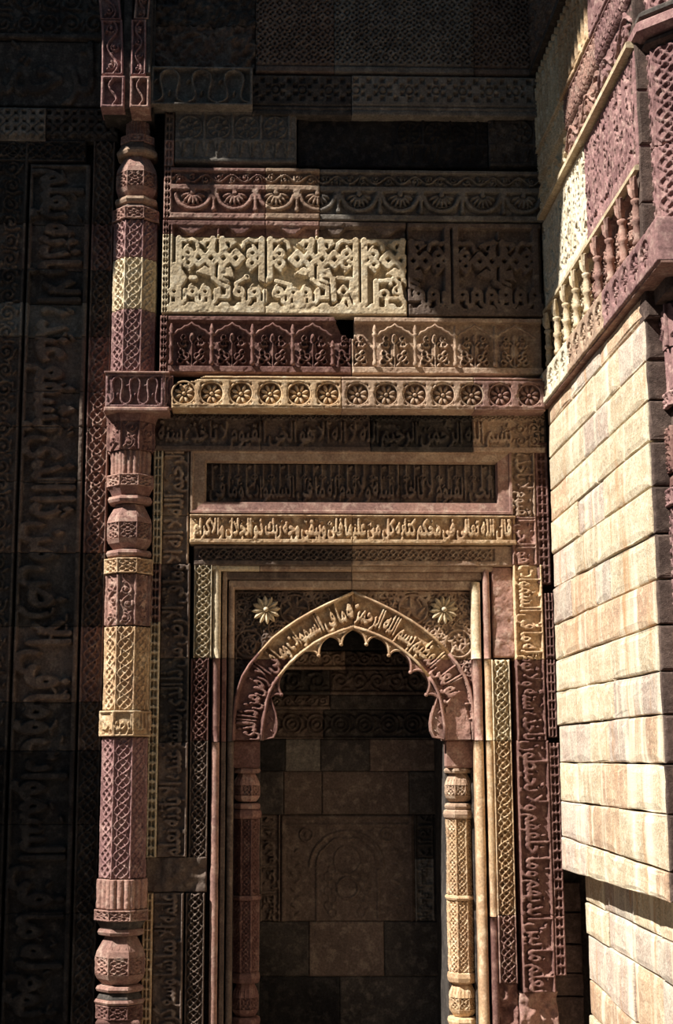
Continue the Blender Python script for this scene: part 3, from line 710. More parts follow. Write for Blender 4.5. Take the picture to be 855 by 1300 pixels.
def ring_piece(R, side):
    V = []; 
    for (a, b, c, d_, y) in R:
        P = {'b': ((a, y, c), (b, y, c)), 't': ((b, y, d_), (a, y, d_)), 'l': ((a, y, d_), (a, y, c)), 'r': ((b, y, c), (b, y, d_))}[side]; V += list(P)
    n = len(R); Fc = [(2*i, 2*i+1, 2*i+3, 2*i+2) for i in range(n-1)]+[(2*n-2, 2*n-1, 1, 0)]
    Fc += [tuple(2*i for i in range(n)), tuple(2*i+1 for i in range(n))[::-1]]
    return V, Fc
R = bevel_frame(None, x0, x1, z0, z1, i0, i1, k0, k1, YJ-.01, YJ+.055)
for s_, m in (('t', 'tan'), ('b', 'rose'), ('l', 'tan'), ('r', 'rose')):
    V, Fc = ring_piece(R, s_); mesh_py('frame_moulding', V, Fc, m, pn)
cv = Cv(i0-.005, i1+.005, k0-.005, k1+.005, .0055).pxmap(262, 631, 636, 587)
for i, x in enumerate(np.linspace(270, 623, 34)):
    cv.line([(x, 589), (x, 618)], 2.3, 1 if i % 4 == 0 else .85)
    if i % 2: cv.line([(x, 600), (x+4, 604), (x, 608), (x-4, 604), (x, 600)], 2, .9)
    if i % 4 == 0: cv.leaf((x+4, 592), 3.4, 2, .5)
r0, r1 = cv.fm((266, 635)), cv.fm((627, 603)); letters(cv, (r0[0], r1[0], r0[1], r1[1]), 'h', 9, squeeze=.5, bold=3)
xm = [i0-.005, cv.fm((385, 0))[0], cv.fm((508, 0))[0], i1+.005]
for a, b in zip(xm, xm[1:]): mesh_np('block', [relW(cv, YJ+.045, depth=.02, back=.1, rect=(a, b, k0-.005, k1+.005))], 'brown', pn)
# sunlit line of script
TXT = 'قال الله تعالى في محكم كتابه كل من عليها فان ويبقى وجه ربك ذو الجلال والاكرام'
def d(cv):
    a, b, z0, z1 = cv.b; r0, r1 = cv.fm((246, 684)), cv.fm((650, 657.5)); letters(cv, (r0[0], r1[0], r0[1], r1[1]), 'h', 0, text=TXT, bold=5, squeeze=1, dots=True)
    cv.rect(240, 656, 684.2, 690); cv.rect(240, 656, 653, 656)
frieze('script_lintel', 'narrow sunlit lintel carved with one line of golden flowing script', 241, 656, 653, 690, YJ-.03,
       [(241, 447, 653, 690, 'gold', 0), (447, 656, 653, 690, 'gold', .002)], d, .022, .0045, cat='inscription', back=.16)
def d(cv):
    r0, r1 = cv.fm((252, 712)), cv.fm((625, 696)); cv.rect(246, 652, 692, 696); cv.rect(246, 652, 712, 718); cv.rect(628, 652, 692, 718)
    lattice(cv, (r0[0], r1[0], r0[1], r1[1]), False, period=.13, lw=.0085, frame=.003)
frieze('lattice_lintel', 'shaded course of interlaced ovals just below the golden script', 246, 652, 692, 718, YJ+.02,
       [(246, 447, 692, 718, 'brown', 0), (447, 652, 692, 718, 'tan', 0)], d, .016, .005, back=.14)
# lattice pilasters
pl = empty('left_lattice_pilaster', 'slim strip of interlaced strapwork left of the niche, pale on top, dark below', 'pilaster', (XW(250, 1280), YJ, 0))
def lat(cv, r): lattice(cv, r, True, period=.15, lw=.0085, frame=.010)
strip(pl, 'block', 246, 269, 717, 835, YJ+.02, [(835, 'buff', 0)], lat, yref=776)
strip(pl, 'block', 241, 264, 836, 1088, YJ+.02, [(940, 'red', 0), (1088, 'brown', .004)], lat, yref=960)
strip(pl, 'block', 235, 259, 1134, 1330, YJ+.01, [(1330, 'brown', 0)], lat, yref=1210)
pr_ = empty('right_lattice_pilaster', 'slim golden strip of interlaced strapwork right of the niche under a rough stone', 'pilaster', (XW(646, 1280), YJ, 0))
strip(pr_, 'block', 628, 651, 837, 1163, YJ+.02, [(940, 'buff', 0), (1163, 'gold', .003)], lat, yref=970)
strip(pr_, 'block', 634, 657, 1163, 1250, YJ+.02, [(1250, 'rose', 0)], lat, yref=1200)
strip(pr_, 'broken_block', 634, 660, 1250, 1340, YJ+.03, [(1340, 'red', 0)], roughdraw(11), .07, yref=1280)
strip(pr_, 'plain_block', 626, 654, 719, 834, YJ+.03, [(834, 'rose', 0)], roughdraw(6, .55, .5), .05, yref=776)
# stepped mouldings framing the niche: thing with upright and top pieces
fr = empty('stepped_architrave', 'stepped plain mouldings framing the cusped arch, golden along the upper edge', 'frame', (XW(450, 1280), YJ+.05, 0))
def upright(px0, px1, y0, y1, Y, mats, kind='round', yref=900):
    a, b = XW(px0, yref, Y), XW(px1, yref, Y); prev = ZW(y0, Y)
    for yy, m in mats:
        zz = ZW(yy, Y); g = G(); c = (a+b)/2; r = (b-a)/2
        if kind == 'round': prof = [(c+r*math.cos(t), Y+r*(1-math.sin(t))) for t in np.linspace(0, math.pi, 9)]+[(a, Y+.12), (b, Y+.12)]
        else: prof = [(b, Y+.006), (b-.005, Y), (a+.005, Y), (a, Y+.006), (a, Y+.12), (b, Y+.12)]
        zs = np.linspace(zz+.002, prev-.002, max(2, int((prev-zz)/.06))); V = []; Fc = []; n = len(prof)
        for i, z in enumerate(zs):
            for p in prof: V.append((p[0]+random.uniform(-1, 1)*.0013, p[1]+random.uniform(-1, 1)*.0015+(.004 if i in (0, len(zs)-1) else 0), z))
        for i in range(len(zs)-1):
            for k in range(n): Fc.append((i*n+k, i*n+(k+1) % n, (i+1)*n+(k+1) % n, (i+1)*n+k))
        Fc += [tuple(range(n)), tuple(range(len(V)-n, len(V)))[::-1]]
        mesh_py('moulding', V, [f[::-1] for f in Fc], m, fr, kind == 'round'); prev = zz
upright(269, 279, 718, 1330, YJ+.03, [(836, 'buff'), (942, 'red'), (1330, 'rose')])
upright(281, 287, 726, 1330, YJ+.07, [(836, 'tan'), (942, 'red'), (1330, 'brown')], 'flat')
upright(289, 297, 738, 1330, YJ+.09, [(836, 'tan'), (942, 'brown'), (1330, 'brown')])
upright(603, 614, 738, 1330, YJ+.055, [(836, 'buff'), (940, 'rose'), (1330, 'gold')])
upright(618, 626, 722, 1330, YJ+.03, [(836, 'rose'), (940, 'gold'), (1165, 'gold'), (1330, 'red')])
def top_bar(x0, x1, y0, y1, Y, mats, yb=.12):
    z1, z0 = ZW(y0, Y), ZW(y1, Y); prev = XW(x0, y0, Y)
    for xx, m in mats:
        e = XW(xx, y0, Y); g = G(); g.prism([(Y+yb, z0), (Y+yb, z1), (Y+.004, z1), (Y, z1-.006), (Y, z0+.012), (Y+.012, z0)], prev+.002, e-.002); g.obj('moulding', m, fr); prev = e
top_bar(270, 626, 718.5, 725, YJ+.035, [(330, 'buff'), (447, 'tan'), (626, 'tan')])
top_bar(283, 612, 726, 736, YJ+.075, [(447, 'brown'), (612, 'tan')])
top_bar(291, 606, 737, 748, YJ+.095, [(447, 'tan'), (606, 'tan')])
# ------------------------------------------------------------------ cusped arch and spandrels
OUT_R = [(449.5, 752), (466, 759), (483, 767), (503, 777), (522, 788), (538, 799), (553, 811), (570, 830), (582, 844), (591, 859), (597, 875), (600, 890), (602, 912), (603, 940)]
INN_R = [(449.5, 796), (466, 801), (483.5, 808), (497, 815), (508.5, 823), (520, 832), (530, 841), (545, 859), (551, 868), (556.5, 879), (560, 890), (562, 903), (565, 920), (566, 940)]
mir = lambda P: [(899-x, y) for x, y in P]
YS, YA = YJ+.155, YJ+.10
def PW(p, Y): return onW(p[0], p[1], Y)
outw = {1: [PW(p, YA) for p in OUT_R], -1: [PW(p, YA) for p in mir(OUT_R)]}
innw = {1: [PW(p, YA) for p in INN_R], -1: [PW(p, YA) for p in mir(INN_R)]}
def dist_poly(X, Z, pts):
    best = np.full(X.shape, 9.); sbest = np.zeros(X.shape); acc = 0.
    for (ax, az), (bx, bz) in zip(pts, pts[1:]):
        dx, dz = bx-ax, bz-az; L = math.hypot(dx, dz); t = np.clip(((X-ax)*dx+(Z-az)*dz)/(L*L), 0, 1); dd = np.hypot(X-ax-t*dx, Z-az-t*dz)
        k = dd < best; best = np.where(k, dd, best); sbest = np.where(k, acc+t*L, sbest); acc += L
    return best, sbest/acc, acc
ar = empty('niche_arch', 'pointed niche arch fringed with small cusps, script carved along its curve', 'arch', (XW(449.5, 940, YA), YA, ZW(940, YA)))
xa, xb = XW(297, 940, YA), XW(604, 940, YA); zlo, zhi = ZW(943, YA), ZW(750, YA); xmid = XW(449.5, 800, YA)
zj = ZW(837, YA)
for sg in (-1, 1):
    r = (xa, xmid, zlo, zhi) if sg < 0 else (xmid, xb, zlo, zhi)
    cv = Cv(*r, step=.0048)
    do, so_, L = dist_poly(cv.X, cv.Z, outw[sg]); di, si, L2 = dist_poly(cv.X, cv.Z, innw[sg])
    ring = outw[sg]+innw[sg][::-1]; ins = inside(cv.X, cv.Z, ring); cv.mask = ins | (do < .003) | (di < .003)
    b_ = di/(di+do+1e-6); A = text_map(phrase(1.15, .155, 50 if sg > 0 else 70, .52), 4)
    s_ = (so_+si)/2
    a_ = s_ if sg > 0 else 1-s_
    cv.H = np.where(ins, tsample(A, a_, np.clip(.10+.86*(b_-.08)/.84, 0, 1)), 0); cv.H = np.where((b_ < .07) | (b_ > .93), .8, cv.H)
    if sg > 0:       # worn smooth patch at the right springing
        w = [PW(p, YA) for p in ((566, 900), (574, 885), (590, 890), (598, 915), (600, 945), (564, 945))]; cv.H = np.where(inside(cv.X, cv.Z, w), .35+.3*vnoise(cv.X, cv.Z, 20), cv.H)
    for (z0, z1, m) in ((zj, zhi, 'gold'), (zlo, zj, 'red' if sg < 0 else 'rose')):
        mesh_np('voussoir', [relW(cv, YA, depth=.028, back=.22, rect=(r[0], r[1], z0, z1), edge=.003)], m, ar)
# rims and cusps
for sg in (-1, 1):
    for P, nm in ((OUT_R, 'outer_rim'), (INN_R, 'inner_rim')):
        for lo, hi, m in ((0, 8, 'gold'), (7, 14, 'red' if sg < 0 else 'rose')):
            pts = [PW(p, YA) for p in (P if sg > 0 else mir(P))][lo:hi]; g = G(); g.tube([(x, YA-.002, z) for x, z in pts], .0095, 6); g.obj(nm, m, ar, True)
CUSPS = [  # (tip, left root, right root) on the right half, top to bottom
    ((465.5, 818), (450, 798), (480, 807)), ((494, 832), (480, 807), (510, 826)), ((521.5, 853.5), (510, 826), (540, 854)), ((541.5, 882), (540, 854), (557, 886))]
def arcpts(a, b, bulge, n=8):
    a = np.array(a, float); b = np.array(b, float); m = b-a; nrm = np.array((-m[1], m[0])); return [tuple(a+m*t+nrm*bulge*math.sin(math.pi*t)) for t in np.linspace(0, 1, n)]
for sg in (-1, 1):
    f = (lambda p: p) if sg > 0 else (lambda p: (899-p[0], p[1]))
    for ci, (tip, ra, rb) in enumerate(CUSPS):
        if sg < 0 and ci == 2: continue
        left = arcpts(ra, tip, -.17); right = arcpts(tip, rb, -.17)
        pts = [f(p) for p in left+right[1:]]; w = [PW(p, YA+.02) for p in pts]; m = 'gold' if ci < 2 else ('red' if sg < 0 else 'rose')
        g = G(); n = len(w)
        V = [(x, YA+.012, z) for x, z in w]+[(x, YA+.14, z) for x, z in w]
        face = tuple(range(n)); g.add(V, [face if sg < 0 else face[::-1], tuple(range(n, 2*n))[::-1] if sg < 0 else tuple(range(n, 2*n))]+[(i, (i+1) % n, n+(i+1) % n, n+i) for i in range(n)])
        g.tube([(x, YA+.006, z) for x, z in w], .0085, 5)
        t = PW(f(tip), YA); g.blob((t[0], YA+.004, t[1]), .013, .013, .013, 0, 8, 5); c = PW(f(((ra[0]+rb[0]+tip[0])/3, (ra[1]+rb[1]+tip[1])/3)), YA); g.blob((c[0], YA+.01, c[1]), .012, .01, .007, 1, 6, 4)
        g.obj('cusp', m, ar, False)
    # bulbous end lobe
    lobe = [(557, 880), (553, 893), (549, 905), (547, 918), (548, 928), (552, 936), (566, 939), (566, 915), (562, 898)]
    w = [PW(f(p), YA+.02) for p in lobe]; g = G(); n = len(w); V = [(x, YA+.014, z) for x, z in w]+[(x, YA+.14, z) for x, z in w]
    g.add(V, [tuple(range(n))[::-1], tuple(range(n, 2*n))]+[(i, (i+1) % n, n+(i+1) % n, n+i) for i in range(n)]); g.tube([(x, YA+.006, z) for x, z in w], .007, 5, True)
    for k in range(5):
        c = PW(f((557-k*.3+(k % 2)*4-2, 896+k*8)), YA); g.blob((c[0], YA+.012, c[1]), .016, .008, .006, .8 if k % 2 else -.8, 6, 4)
    g.obj('end_lobe', 'red' if sg < 0 else 'rose', ar)
# spandrels
xs0, xs1 = XW(298, 800, YS), XW(603, 800, YS); zs0, zs1 = ZW(943, YS), ZW(748, YS); xm_ = XW(449.5, 780, YS)
for sg, nm, lab in ((-1, 'left_spandrel', 'left-hand spandrel of dark coiling tendrils around a raised pale flower'), (1, 'right_spandrel', 'right-hand spandrel of coiling tendrils around a raised pale flower')):
    r = (xs0, xm_, zs0, zs1) if sg < 0 else (xm_, xs1, zs0, zs1)
    sp = empty('spandrel', lab, 'spandrel', ((r[0]+r[1])/2, YS, ZW(840, YS)))
    cv = Cv(*r, step=.0052); poly = [PW(p, YA) for p in (OUT_R if sg > 0 else mir(OUT_R))]
    ext = poly+[(poly[-1][0], zs0-1), (xm_, zs0-1)]; cv.mask = ~inside(cv.X, cv.Z, ext)
    px = (lambda p: p) if sg > 0 else (lambda p: (899-p[0], p[1]))
    cv.fm = lambda p: PW(px(p), YS); cv.q = .00525
    cv.line([(452, 752), (600, 752), (600, 935)], 3); f_, q_ = cv.fm, cv.q; scrollfield(cv, r, .062, .0085, 21 if sg > 0 else 22, .85); cv.fm, cv.q = f_, q_
    for c_, r_ in (((583, 817), 20), ((525, 773), 21)): cv.disc(c_, r_, .9, True)
    for c, rr in (((583, 817), 17), ((583, 817), 8.5), ((525, 773), 18), ((491, 762), 10), ((592, 769), 8), ((596, 795), 7), ((549, 797), 9), ((596, 850), 8), ((599, 870), 6), ((540, 758), 6), ((565, 760), 9), ((508, 757), 6), ((473, 757), 5), ((560, 812), 7), ((598, 890), 4)):
        cv.ring(c, rr, 2.8); 
        for k in range(6): a = k*1.047+rr; cv.leaf((c[0]+rr*.6*math.cos(a), c[1]+rr*.6*math.sin(a)), rr*.3+1, 1.8, -a*1.3+.4)
        for k in range(5): a = k*1.256+rr*.7; cv.leaf((c[0]+(rr+3)*math.cos(a), c[1]+(rr+3)*math.sin(a)), 3.6, 1.4, -a+.9, .85)
    for k in range(16):
        a = k*math.pi/8; cv.leaf((564+17*math.cos(a), 774+17*math.sin(a)), 3.2, 1.3, a, .8)
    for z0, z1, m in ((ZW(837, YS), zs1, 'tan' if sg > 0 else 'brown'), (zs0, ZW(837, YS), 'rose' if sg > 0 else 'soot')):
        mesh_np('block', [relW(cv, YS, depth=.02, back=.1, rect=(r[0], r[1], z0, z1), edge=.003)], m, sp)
    c = PW(px((564 if sg > 0 else 561, 774)), YS-.03); fl = G(); fl.blob((c[0], YS-.045, c[1]), .017, .02, .017, 0, 10, 6)
    flo = fl.obj('flower', 'buff', sp, True)
    for k in range(12):
        a = 2*math.pi*k/12+.1; g = G(); V = []; ca, sa = math.cos(a), math.sin(a)
        prof = [(.018, .008, 0), (.045, .016, -.012), (.068, .015, -.016), (.084, .009, -.010), (.094, .001, .0)]
        Vt = []
        for (rad, hw, dy) in prof:
            for s2, e in ((-1, .010), (0, -.006), (1, .010)): Vt.append((c[0]+rad*ca-s2*hw*sa, YS-.022+dy*.8+e, c[1]+rad*sa+s2*hw*ca))
        Fc = []
        for i in range(4): Fc += [(3*i, 3*i+1, 3*i+4, 3*i+3), (3*i+1, 3*i+2, 3*i+5, 3*i+4)]
        nV = len(Vt); Vt += [(v[0], YS-.004, v[2]) for v in Vt]; bd = [0, 3, 6, 9, 12, 13, 14, 11, 8, 5, 2, 1]
        Fc += [(bd[i], bd[(i+1) % 12], bd[(i+1) % 12]+nV, bd[i]+nV) for i in range(12)]
        mesh_py('petal', Vt, Fc, 'buff', flo, False)

# ------------------------------------------------------------------ niche colonnettes and general octagonal column builder
def oct_solid(g, c, prof):
    g.lathe(c, [(r/math.cos(math.pi/8), z) for r, z in prof], 8, math.pi/8)
def facet_drum(name, c, ap, z0, z1, mat, parent, drawf, depth=.013, step=.0055, facets=(0, 1, -1, 2, -2), seed=0):
    s_ = 2*ap*math.tan(math.pi/8); parts = []
    for k in facets:
        th = -math.pi/2+k*math.pi/4; n = np.array((math.cos(th), math.sin(th), 0)); u = np.array((-n[1], n[0], 0))
        cv = Cv(-s_/2, s_/2, z0, z1, step); drawf(cv, (-s_/2, s_/2, z0, z1), k+seed)
        parts.append(relief(cv, (c[0]+n[0]*ap, c[1]+n[1]*ap, 0), u, (0, 0, 1), n, depth=depth, back=depth+.012, edge=.003, chip=.004))
    core = G(); oct_solid(core, c, [(ap-.015, z0), (ap-.015, z1)])
    V = np.array(core.V); Q = np.array([f for f in core.F if len(f) == 4]); parts.append((V, Q))
    return mesh_np(name, parts, mat, parent)
def dl(period=.15, lw=.008):
    def f(cv, r, k): lattice(cv, r, True, period=period*(1+.0*k), lw=lw, frame=.007)
    return f
def dkey(cv, r, k):
    cv.H[:] = 0; a, b, z0, z1 = r; lattice(cv, r, True, period=(z1-z0)*1.0, lw=.007, frame=.007); cv.H[cv.Z < z0+.01] = 1; cv.H[cv.Z > z1-.01] = 1
def dflute(cv, r, k):
    a, b, z0, z1 = r; P = (b-a)/3; cv.H = .15+.85*abs(np.sin(math.pi*(cv.X-a)/P))**.7
def dfoli(cv, r, k):
    a, b, z0, z1 = r; cv.H[:] = 0; m = .007; vine(cv, (a+m, b-m, z0, z1), vertical=True, period=(b-a)*1.5, lw=.008, seed=k); cv.H[:, cv.x < a+m] = 1; cv.H[:, cv.x > b-m] = 1
def dtext(cv, r, k):
    a, b, z0, z1 = r; letters(cv, (a+.006, b-.006, z0+.015, z1-.015), 'h', 3+k, squeeze=.8, dots=False); cv.H[cv.Z < z0+.012] = 1; cv.H[cv.Z > z1-.012] = 1; cv.H[:, cv.x < a+.006] = 1; cv.H[:, cv.x > b-.006] = 1
def colonnette(name, label, group, xp, yref, Y, ap, spec, loc_y=1300, q=.005):
    """spec: list of (kind, ytop, ybottom, apothem factor(s), material)"""
    x = XW(xp, yref, Y); c = (x, Y); t = empty(name, label, 'column', (x, Y, 0), group)
    for kind, y0, y1, fa, m in spec:
        z1, z0 = ZW(y0, Y-ap, xp), ZW(y1, Y-ap, xp); a = ap*(fa if not isinstance(fa, tuple) else fa[0])
        if kind == 'shaft': facet_drum('shaft_drum', c, a, z0, z1, m, t, dl(ap*1.25, max(.006, ap*.06)), step=.005 if ap < .12 else .0055)
        elif kind == 'foli': facet_drum('shaft_drum', c, a, z0, z1, m, t, dfoli)
        elif kind == 'key': facet_drum('carved_band', c, a, z0, z1, m, t, dkey)
        elif kind == 'text': facet_drum('inscribed_band', c, a, z0, z1, m, t, dtext)
        elif kind == 'flute': facet_drum('fluted_band', c, a, z0, z1, m, t, dflute)
        elif kind == 'torus':
            g = G(); H = z1-z0; oct_solid(g, c, [(a*.82, z0), (a*.95, z0+.15*H), (a, z0+.5*H), (a*.95, z0+.85*H), (a*.8, z1)]); g.obj('torus', m, t)
        elif kind == 'taper':
            g = G(); oct_solid(g, c, [(ap*fa[1], z0), (ap*(fa[0]*.45+fa[1]*.55), (z0+z1)/2), (ap*fa[0], z1)]); g.obj('neck', m, t)
        elif kind == 'vase':
            H = z1-z0; zb = z0+H*.58
            facet_drum('vase_bowl', c, a, z0+H*.22, zb, m, t, dl(.09, .007))
            g = G(); oct_solid(g, c, [(a*.70, z0), (a*.9, z0+H*.12), (a*.99, z0+H*.22)]); oct_solid(g, c, [(a*.99, zb), (a*.93, zb+H*.12), (a*.80, zb+H*.25), (a*.62, z1)]); g.obj('vase_shoulder', m, t)
            for k in (-1, 0, 1):
                th = -math.pi/2+k*math.pi/4; g = G()
                for e in (-.28, 0, .28):
                    cx, cy = c[0]+math.cos(th)*a*.93-math.sin(th)*e*a, c[1]+math.sin(th)*a*.93+math.cos(th)*e*a
                    g.tube([(cx, cy, zb), (cx-.1*math.cos(th)*a, cy-.1*math.sin(th)*a, zb+H*.18), (cx-.28*math.cos(th)*a, cy-.28*math.sin(th)*a, zb+H*.34)], [.008, .009, .003], 5)
                g.obj('vase_leaf', m, t)
        elif kind == 'block':
            g = G(); b = a; bb = .012; g.lathe(c, [(b*1.414-bb, z0), (b*1.414, z0+bb), (b*1.414, z1-bb), (b*1.414-bb, z1)], 4, math.pi/4); g.obj('block', m, t)
    return t
AP = .09; YN = YJ+.27
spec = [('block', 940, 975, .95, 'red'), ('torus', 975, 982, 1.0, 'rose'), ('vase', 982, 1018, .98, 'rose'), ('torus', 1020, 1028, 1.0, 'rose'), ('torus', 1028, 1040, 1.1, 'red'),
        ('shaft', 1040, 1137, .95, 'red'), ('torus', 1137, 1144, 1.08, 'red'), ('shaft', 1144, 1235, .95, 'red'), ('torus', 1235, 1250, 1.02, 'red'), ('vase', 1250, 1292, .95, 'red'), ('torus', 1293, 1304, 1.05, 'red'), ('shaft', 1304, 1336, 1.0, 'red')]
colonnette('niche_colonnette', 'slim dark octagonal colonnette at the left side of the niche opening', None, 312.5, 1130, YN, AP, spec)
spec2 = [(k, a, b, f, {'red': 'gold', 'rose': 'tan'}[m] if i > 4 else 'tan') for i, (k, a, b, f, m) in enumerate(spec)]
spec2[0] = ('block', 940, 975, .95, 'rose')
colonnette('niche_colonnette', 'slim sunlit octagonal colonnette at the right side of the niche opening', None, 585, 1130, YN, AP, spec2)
# reveals of the niche
YB = .92
nb = empty('carved_recess', 'dark back of the deep niche, carved above and plain below', 'wall panel', (XW(446, 1280, YB), YB, 0))
def nbblk(px0, px1, y0, y1, m, drawf, dY=0, depth=.018, step=.0075, name='block'):
    a, b = XW(px0, 1000, YB), XW(px1, 1000, YB); z0, z1 = ZW(y1, YB), ZW(y0, YB); cv = Cv(a, b, z0, z1, step, 0.); cv.pxmap(px0, px1, y1, y0); drawf(cv, cv.b)
    mesh_np(name, [relW(cv, YB+dY, depth=depth, back=.07, edge=.009)], m, nb)
plain = roughdraw(5, .7, .4)
def dsc(seed, size=.10, cutb=True):
    def f(cv, r):
        scrollfield(cv, (r[0]+.01, r[1]-.01, r[2]+.03, r[3]-.01), size, .011, seed); cv.H[cv.Z < r[2]+.025] = 1
    return f
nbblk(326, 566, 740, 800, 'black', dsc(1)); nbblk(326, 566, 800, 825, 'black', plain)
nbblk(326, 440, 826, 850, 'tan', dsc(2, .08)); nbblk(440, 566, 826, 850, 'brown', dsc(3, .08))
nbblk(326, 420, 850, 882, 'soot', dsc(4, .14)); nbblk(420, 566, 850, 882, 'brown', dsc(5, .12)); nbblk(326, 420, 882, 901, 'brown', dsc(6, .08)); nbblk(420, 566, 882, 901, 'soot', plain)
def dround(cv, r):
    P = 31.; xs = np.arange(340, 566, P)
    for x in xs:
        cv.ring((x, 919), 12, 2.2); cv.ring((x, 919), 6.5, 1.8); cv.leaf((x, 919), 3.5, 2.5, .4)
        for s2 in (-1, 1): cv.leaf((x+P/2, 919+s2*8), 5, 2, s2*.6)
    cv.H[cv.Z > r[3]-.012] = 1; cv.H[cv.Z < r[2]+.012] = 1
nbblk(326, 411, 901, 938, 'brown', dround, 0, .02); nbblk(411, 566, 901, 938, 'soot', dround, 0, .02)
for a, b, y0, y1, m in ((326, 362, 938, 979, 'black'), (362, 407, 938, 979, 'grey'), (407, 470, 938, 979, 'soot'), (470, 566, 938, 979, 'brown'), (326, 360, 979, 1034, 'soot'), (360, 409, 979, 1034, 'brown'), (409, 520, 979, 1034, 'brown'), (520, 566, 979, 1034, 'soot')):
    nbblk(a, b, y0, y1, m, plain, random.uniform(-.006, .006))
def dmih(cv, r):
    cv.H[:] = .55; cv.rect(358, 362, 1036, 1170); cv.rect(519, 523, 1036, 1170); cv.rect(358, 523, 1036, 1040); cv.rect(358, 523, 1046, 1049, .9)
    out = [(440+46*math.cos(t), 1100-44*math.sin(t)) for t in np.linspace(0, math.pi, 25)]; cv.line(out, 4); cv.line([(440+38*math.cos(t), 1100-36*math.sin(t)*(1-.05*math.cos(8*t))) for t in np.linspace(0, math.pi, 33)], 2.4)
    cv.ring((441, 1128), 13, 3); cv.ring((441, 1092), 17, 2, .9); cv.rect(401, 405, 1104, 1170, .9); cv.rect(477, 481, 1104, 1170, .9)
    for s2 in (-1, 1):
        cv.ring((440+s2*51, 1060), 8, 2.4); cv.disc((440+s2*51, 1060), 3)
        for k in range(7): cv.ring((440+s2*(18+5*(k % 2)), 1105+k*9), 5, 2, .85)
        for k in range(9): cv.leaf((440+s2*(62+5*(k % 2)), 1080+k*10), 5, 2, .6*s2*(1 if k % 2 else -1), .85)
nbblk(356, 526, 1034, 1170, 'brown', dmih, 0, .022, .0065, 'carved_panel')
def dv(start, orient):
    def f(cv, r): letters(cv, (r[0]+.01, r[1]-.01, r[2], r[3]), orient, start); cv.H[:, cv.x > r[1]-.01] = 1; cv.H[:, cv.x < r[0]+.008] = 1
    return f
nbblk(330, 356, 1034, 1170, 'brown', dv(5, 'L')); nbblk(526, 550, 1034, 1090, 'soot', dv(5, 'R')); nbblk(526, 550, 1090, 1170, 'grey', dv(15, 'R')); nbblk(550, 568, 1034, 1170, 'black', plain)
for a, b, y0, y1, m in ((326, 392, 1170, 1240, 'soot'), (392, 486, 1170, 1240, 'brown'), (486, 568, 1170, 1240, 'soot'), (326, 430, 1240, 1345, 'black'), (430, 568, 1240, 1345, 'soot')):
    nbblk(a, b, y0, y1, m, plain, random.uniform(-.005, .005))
g = G()
for xx, s2 in ((XW(330, 1130, YN+.05), -1), (XW(566.5, 1130, YN+.05), 1)):
    g.box(min(xx, xx+s2*.11), max(xx, xx+s2*.11), YN+.03, YB+.1, 0, ZW(752, YN)); 
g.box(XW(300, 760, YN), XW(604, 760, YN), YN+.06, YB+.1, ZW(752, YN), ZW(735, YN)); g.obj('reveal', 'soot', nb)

# ================================================================== TALL LEFT COLONNETTE
APL = .145; YL = .105
spec = [('flute', 143, 166, .55, 'rose'), ('key', 166, 176, .78, 'rose'), ('taper', 176, 186, (.7, .9), 'brown'), ('torus', 184, 193, .95, 'tan'), ('vase', 193, 246, .95, 'rose'), ('torus', 246, 256, .98, 'tan'), ('taper', 256, 262, (.8, .95), 'brown'),
        ('key', 262, 277, 1.08, 'rose'), ('shaft', 278, 325, 1.0, 'mauve'), ('shaft', 326, 391, 1.0, 'buff'), ('shaft', 392, 471, 1.0, 'mauve'),
        ('taper', 523, 534, (1.2, 1.05), 'red'), ('foli', 534, 570, 1.08, 'red'), ('flute', 570, 601, .9, 'rose'), ('key', 601, 616, 1.06, 'rose'), ('taper', 616, 627, (1.0, .8), 'red'), ('torus', 627, 637, .98, 'rose'),
        ('vase', 638, 695, 1.0, 'rose'), ('torus', 696, 706, 1.0, 'rose'), ('key', 708, 727, 1.08, 'gold'), ('foli', 728, 793, 1.0, 'rose'), ('shaft', 795, 901, 1.0, 'gold'),
        ('text', 902, 935, 1.12, 'gold'), ('shaft', 936, 1116, 1.0, 'mauve'), ('flute', 1117, 1155, 1.08, 'rose'), ('key', 1156, 1170, 1.14, 'rose'), ('taper', 1170, 1181, (1.05, .85), 'soot'), ('torus', 1180, 1190, .98, 'rose'),
        ('vase', 1191, 1252, 1.06, 'rose'), ('torus', 1253, 1262, 1.0, 'rose'), ('taper', 1262, 1270, (.8, .95), 'soot'), ('torus', 1270, 1278, 1.05, 'rose'), ('key', 1278, 1296, 1.0, 'red'), ('block', 1296, 1345, .92, 'red')]
colonnette('tall_colonnette', 'tall engaged octagonal column of pierced red and buff drums left of the niche', None, 164.5, 700, YL, APL, spec)
# bracket block in the middle of the column
def serp(cv, r, n):
    x0, x1, z0, z1 = r; m = .018; cv.H[:] = 0
    for c in (cv.x < x0+m, cv.x > x1-m): cv.H[:, c] = 1
    cv.H[cv.z < z0+m] = 1; cv.H[cv.z > z1-m*1.1] = 1
    fm, q = cv.fm, cv.q; cv.fm = lambda p: p; cv.q = 1.; P = (x1-x0-2*m)/n; zc = (z0+z1)/2; A = (z1-z0)/2-m*1.35; pts = []
    for k in range(n*24+1):
        t = k/24; pts.append((x0+m+P*t+P*.15*math.sin(4*math.pi*t), zc-A*math.cos(2*math.pi*t)*1.0))
    cv.line(pts, .014)
    for k in range(n):
        cv.leaf((x0+m+P*(k+.5), zc-A*.3), .018, .008, 1.2, .8); cv.leaf((x0+m+P*(k+.08), zc+A*.4), .016, .007, .5, .8)
    cv.fm, cv.q = fm, q
br = empty('column_bracket', 'red bracket block carved with a looping serpent band halfway up the tall column', 'bracket', (XW(175, 500), 0, ZW(524)))
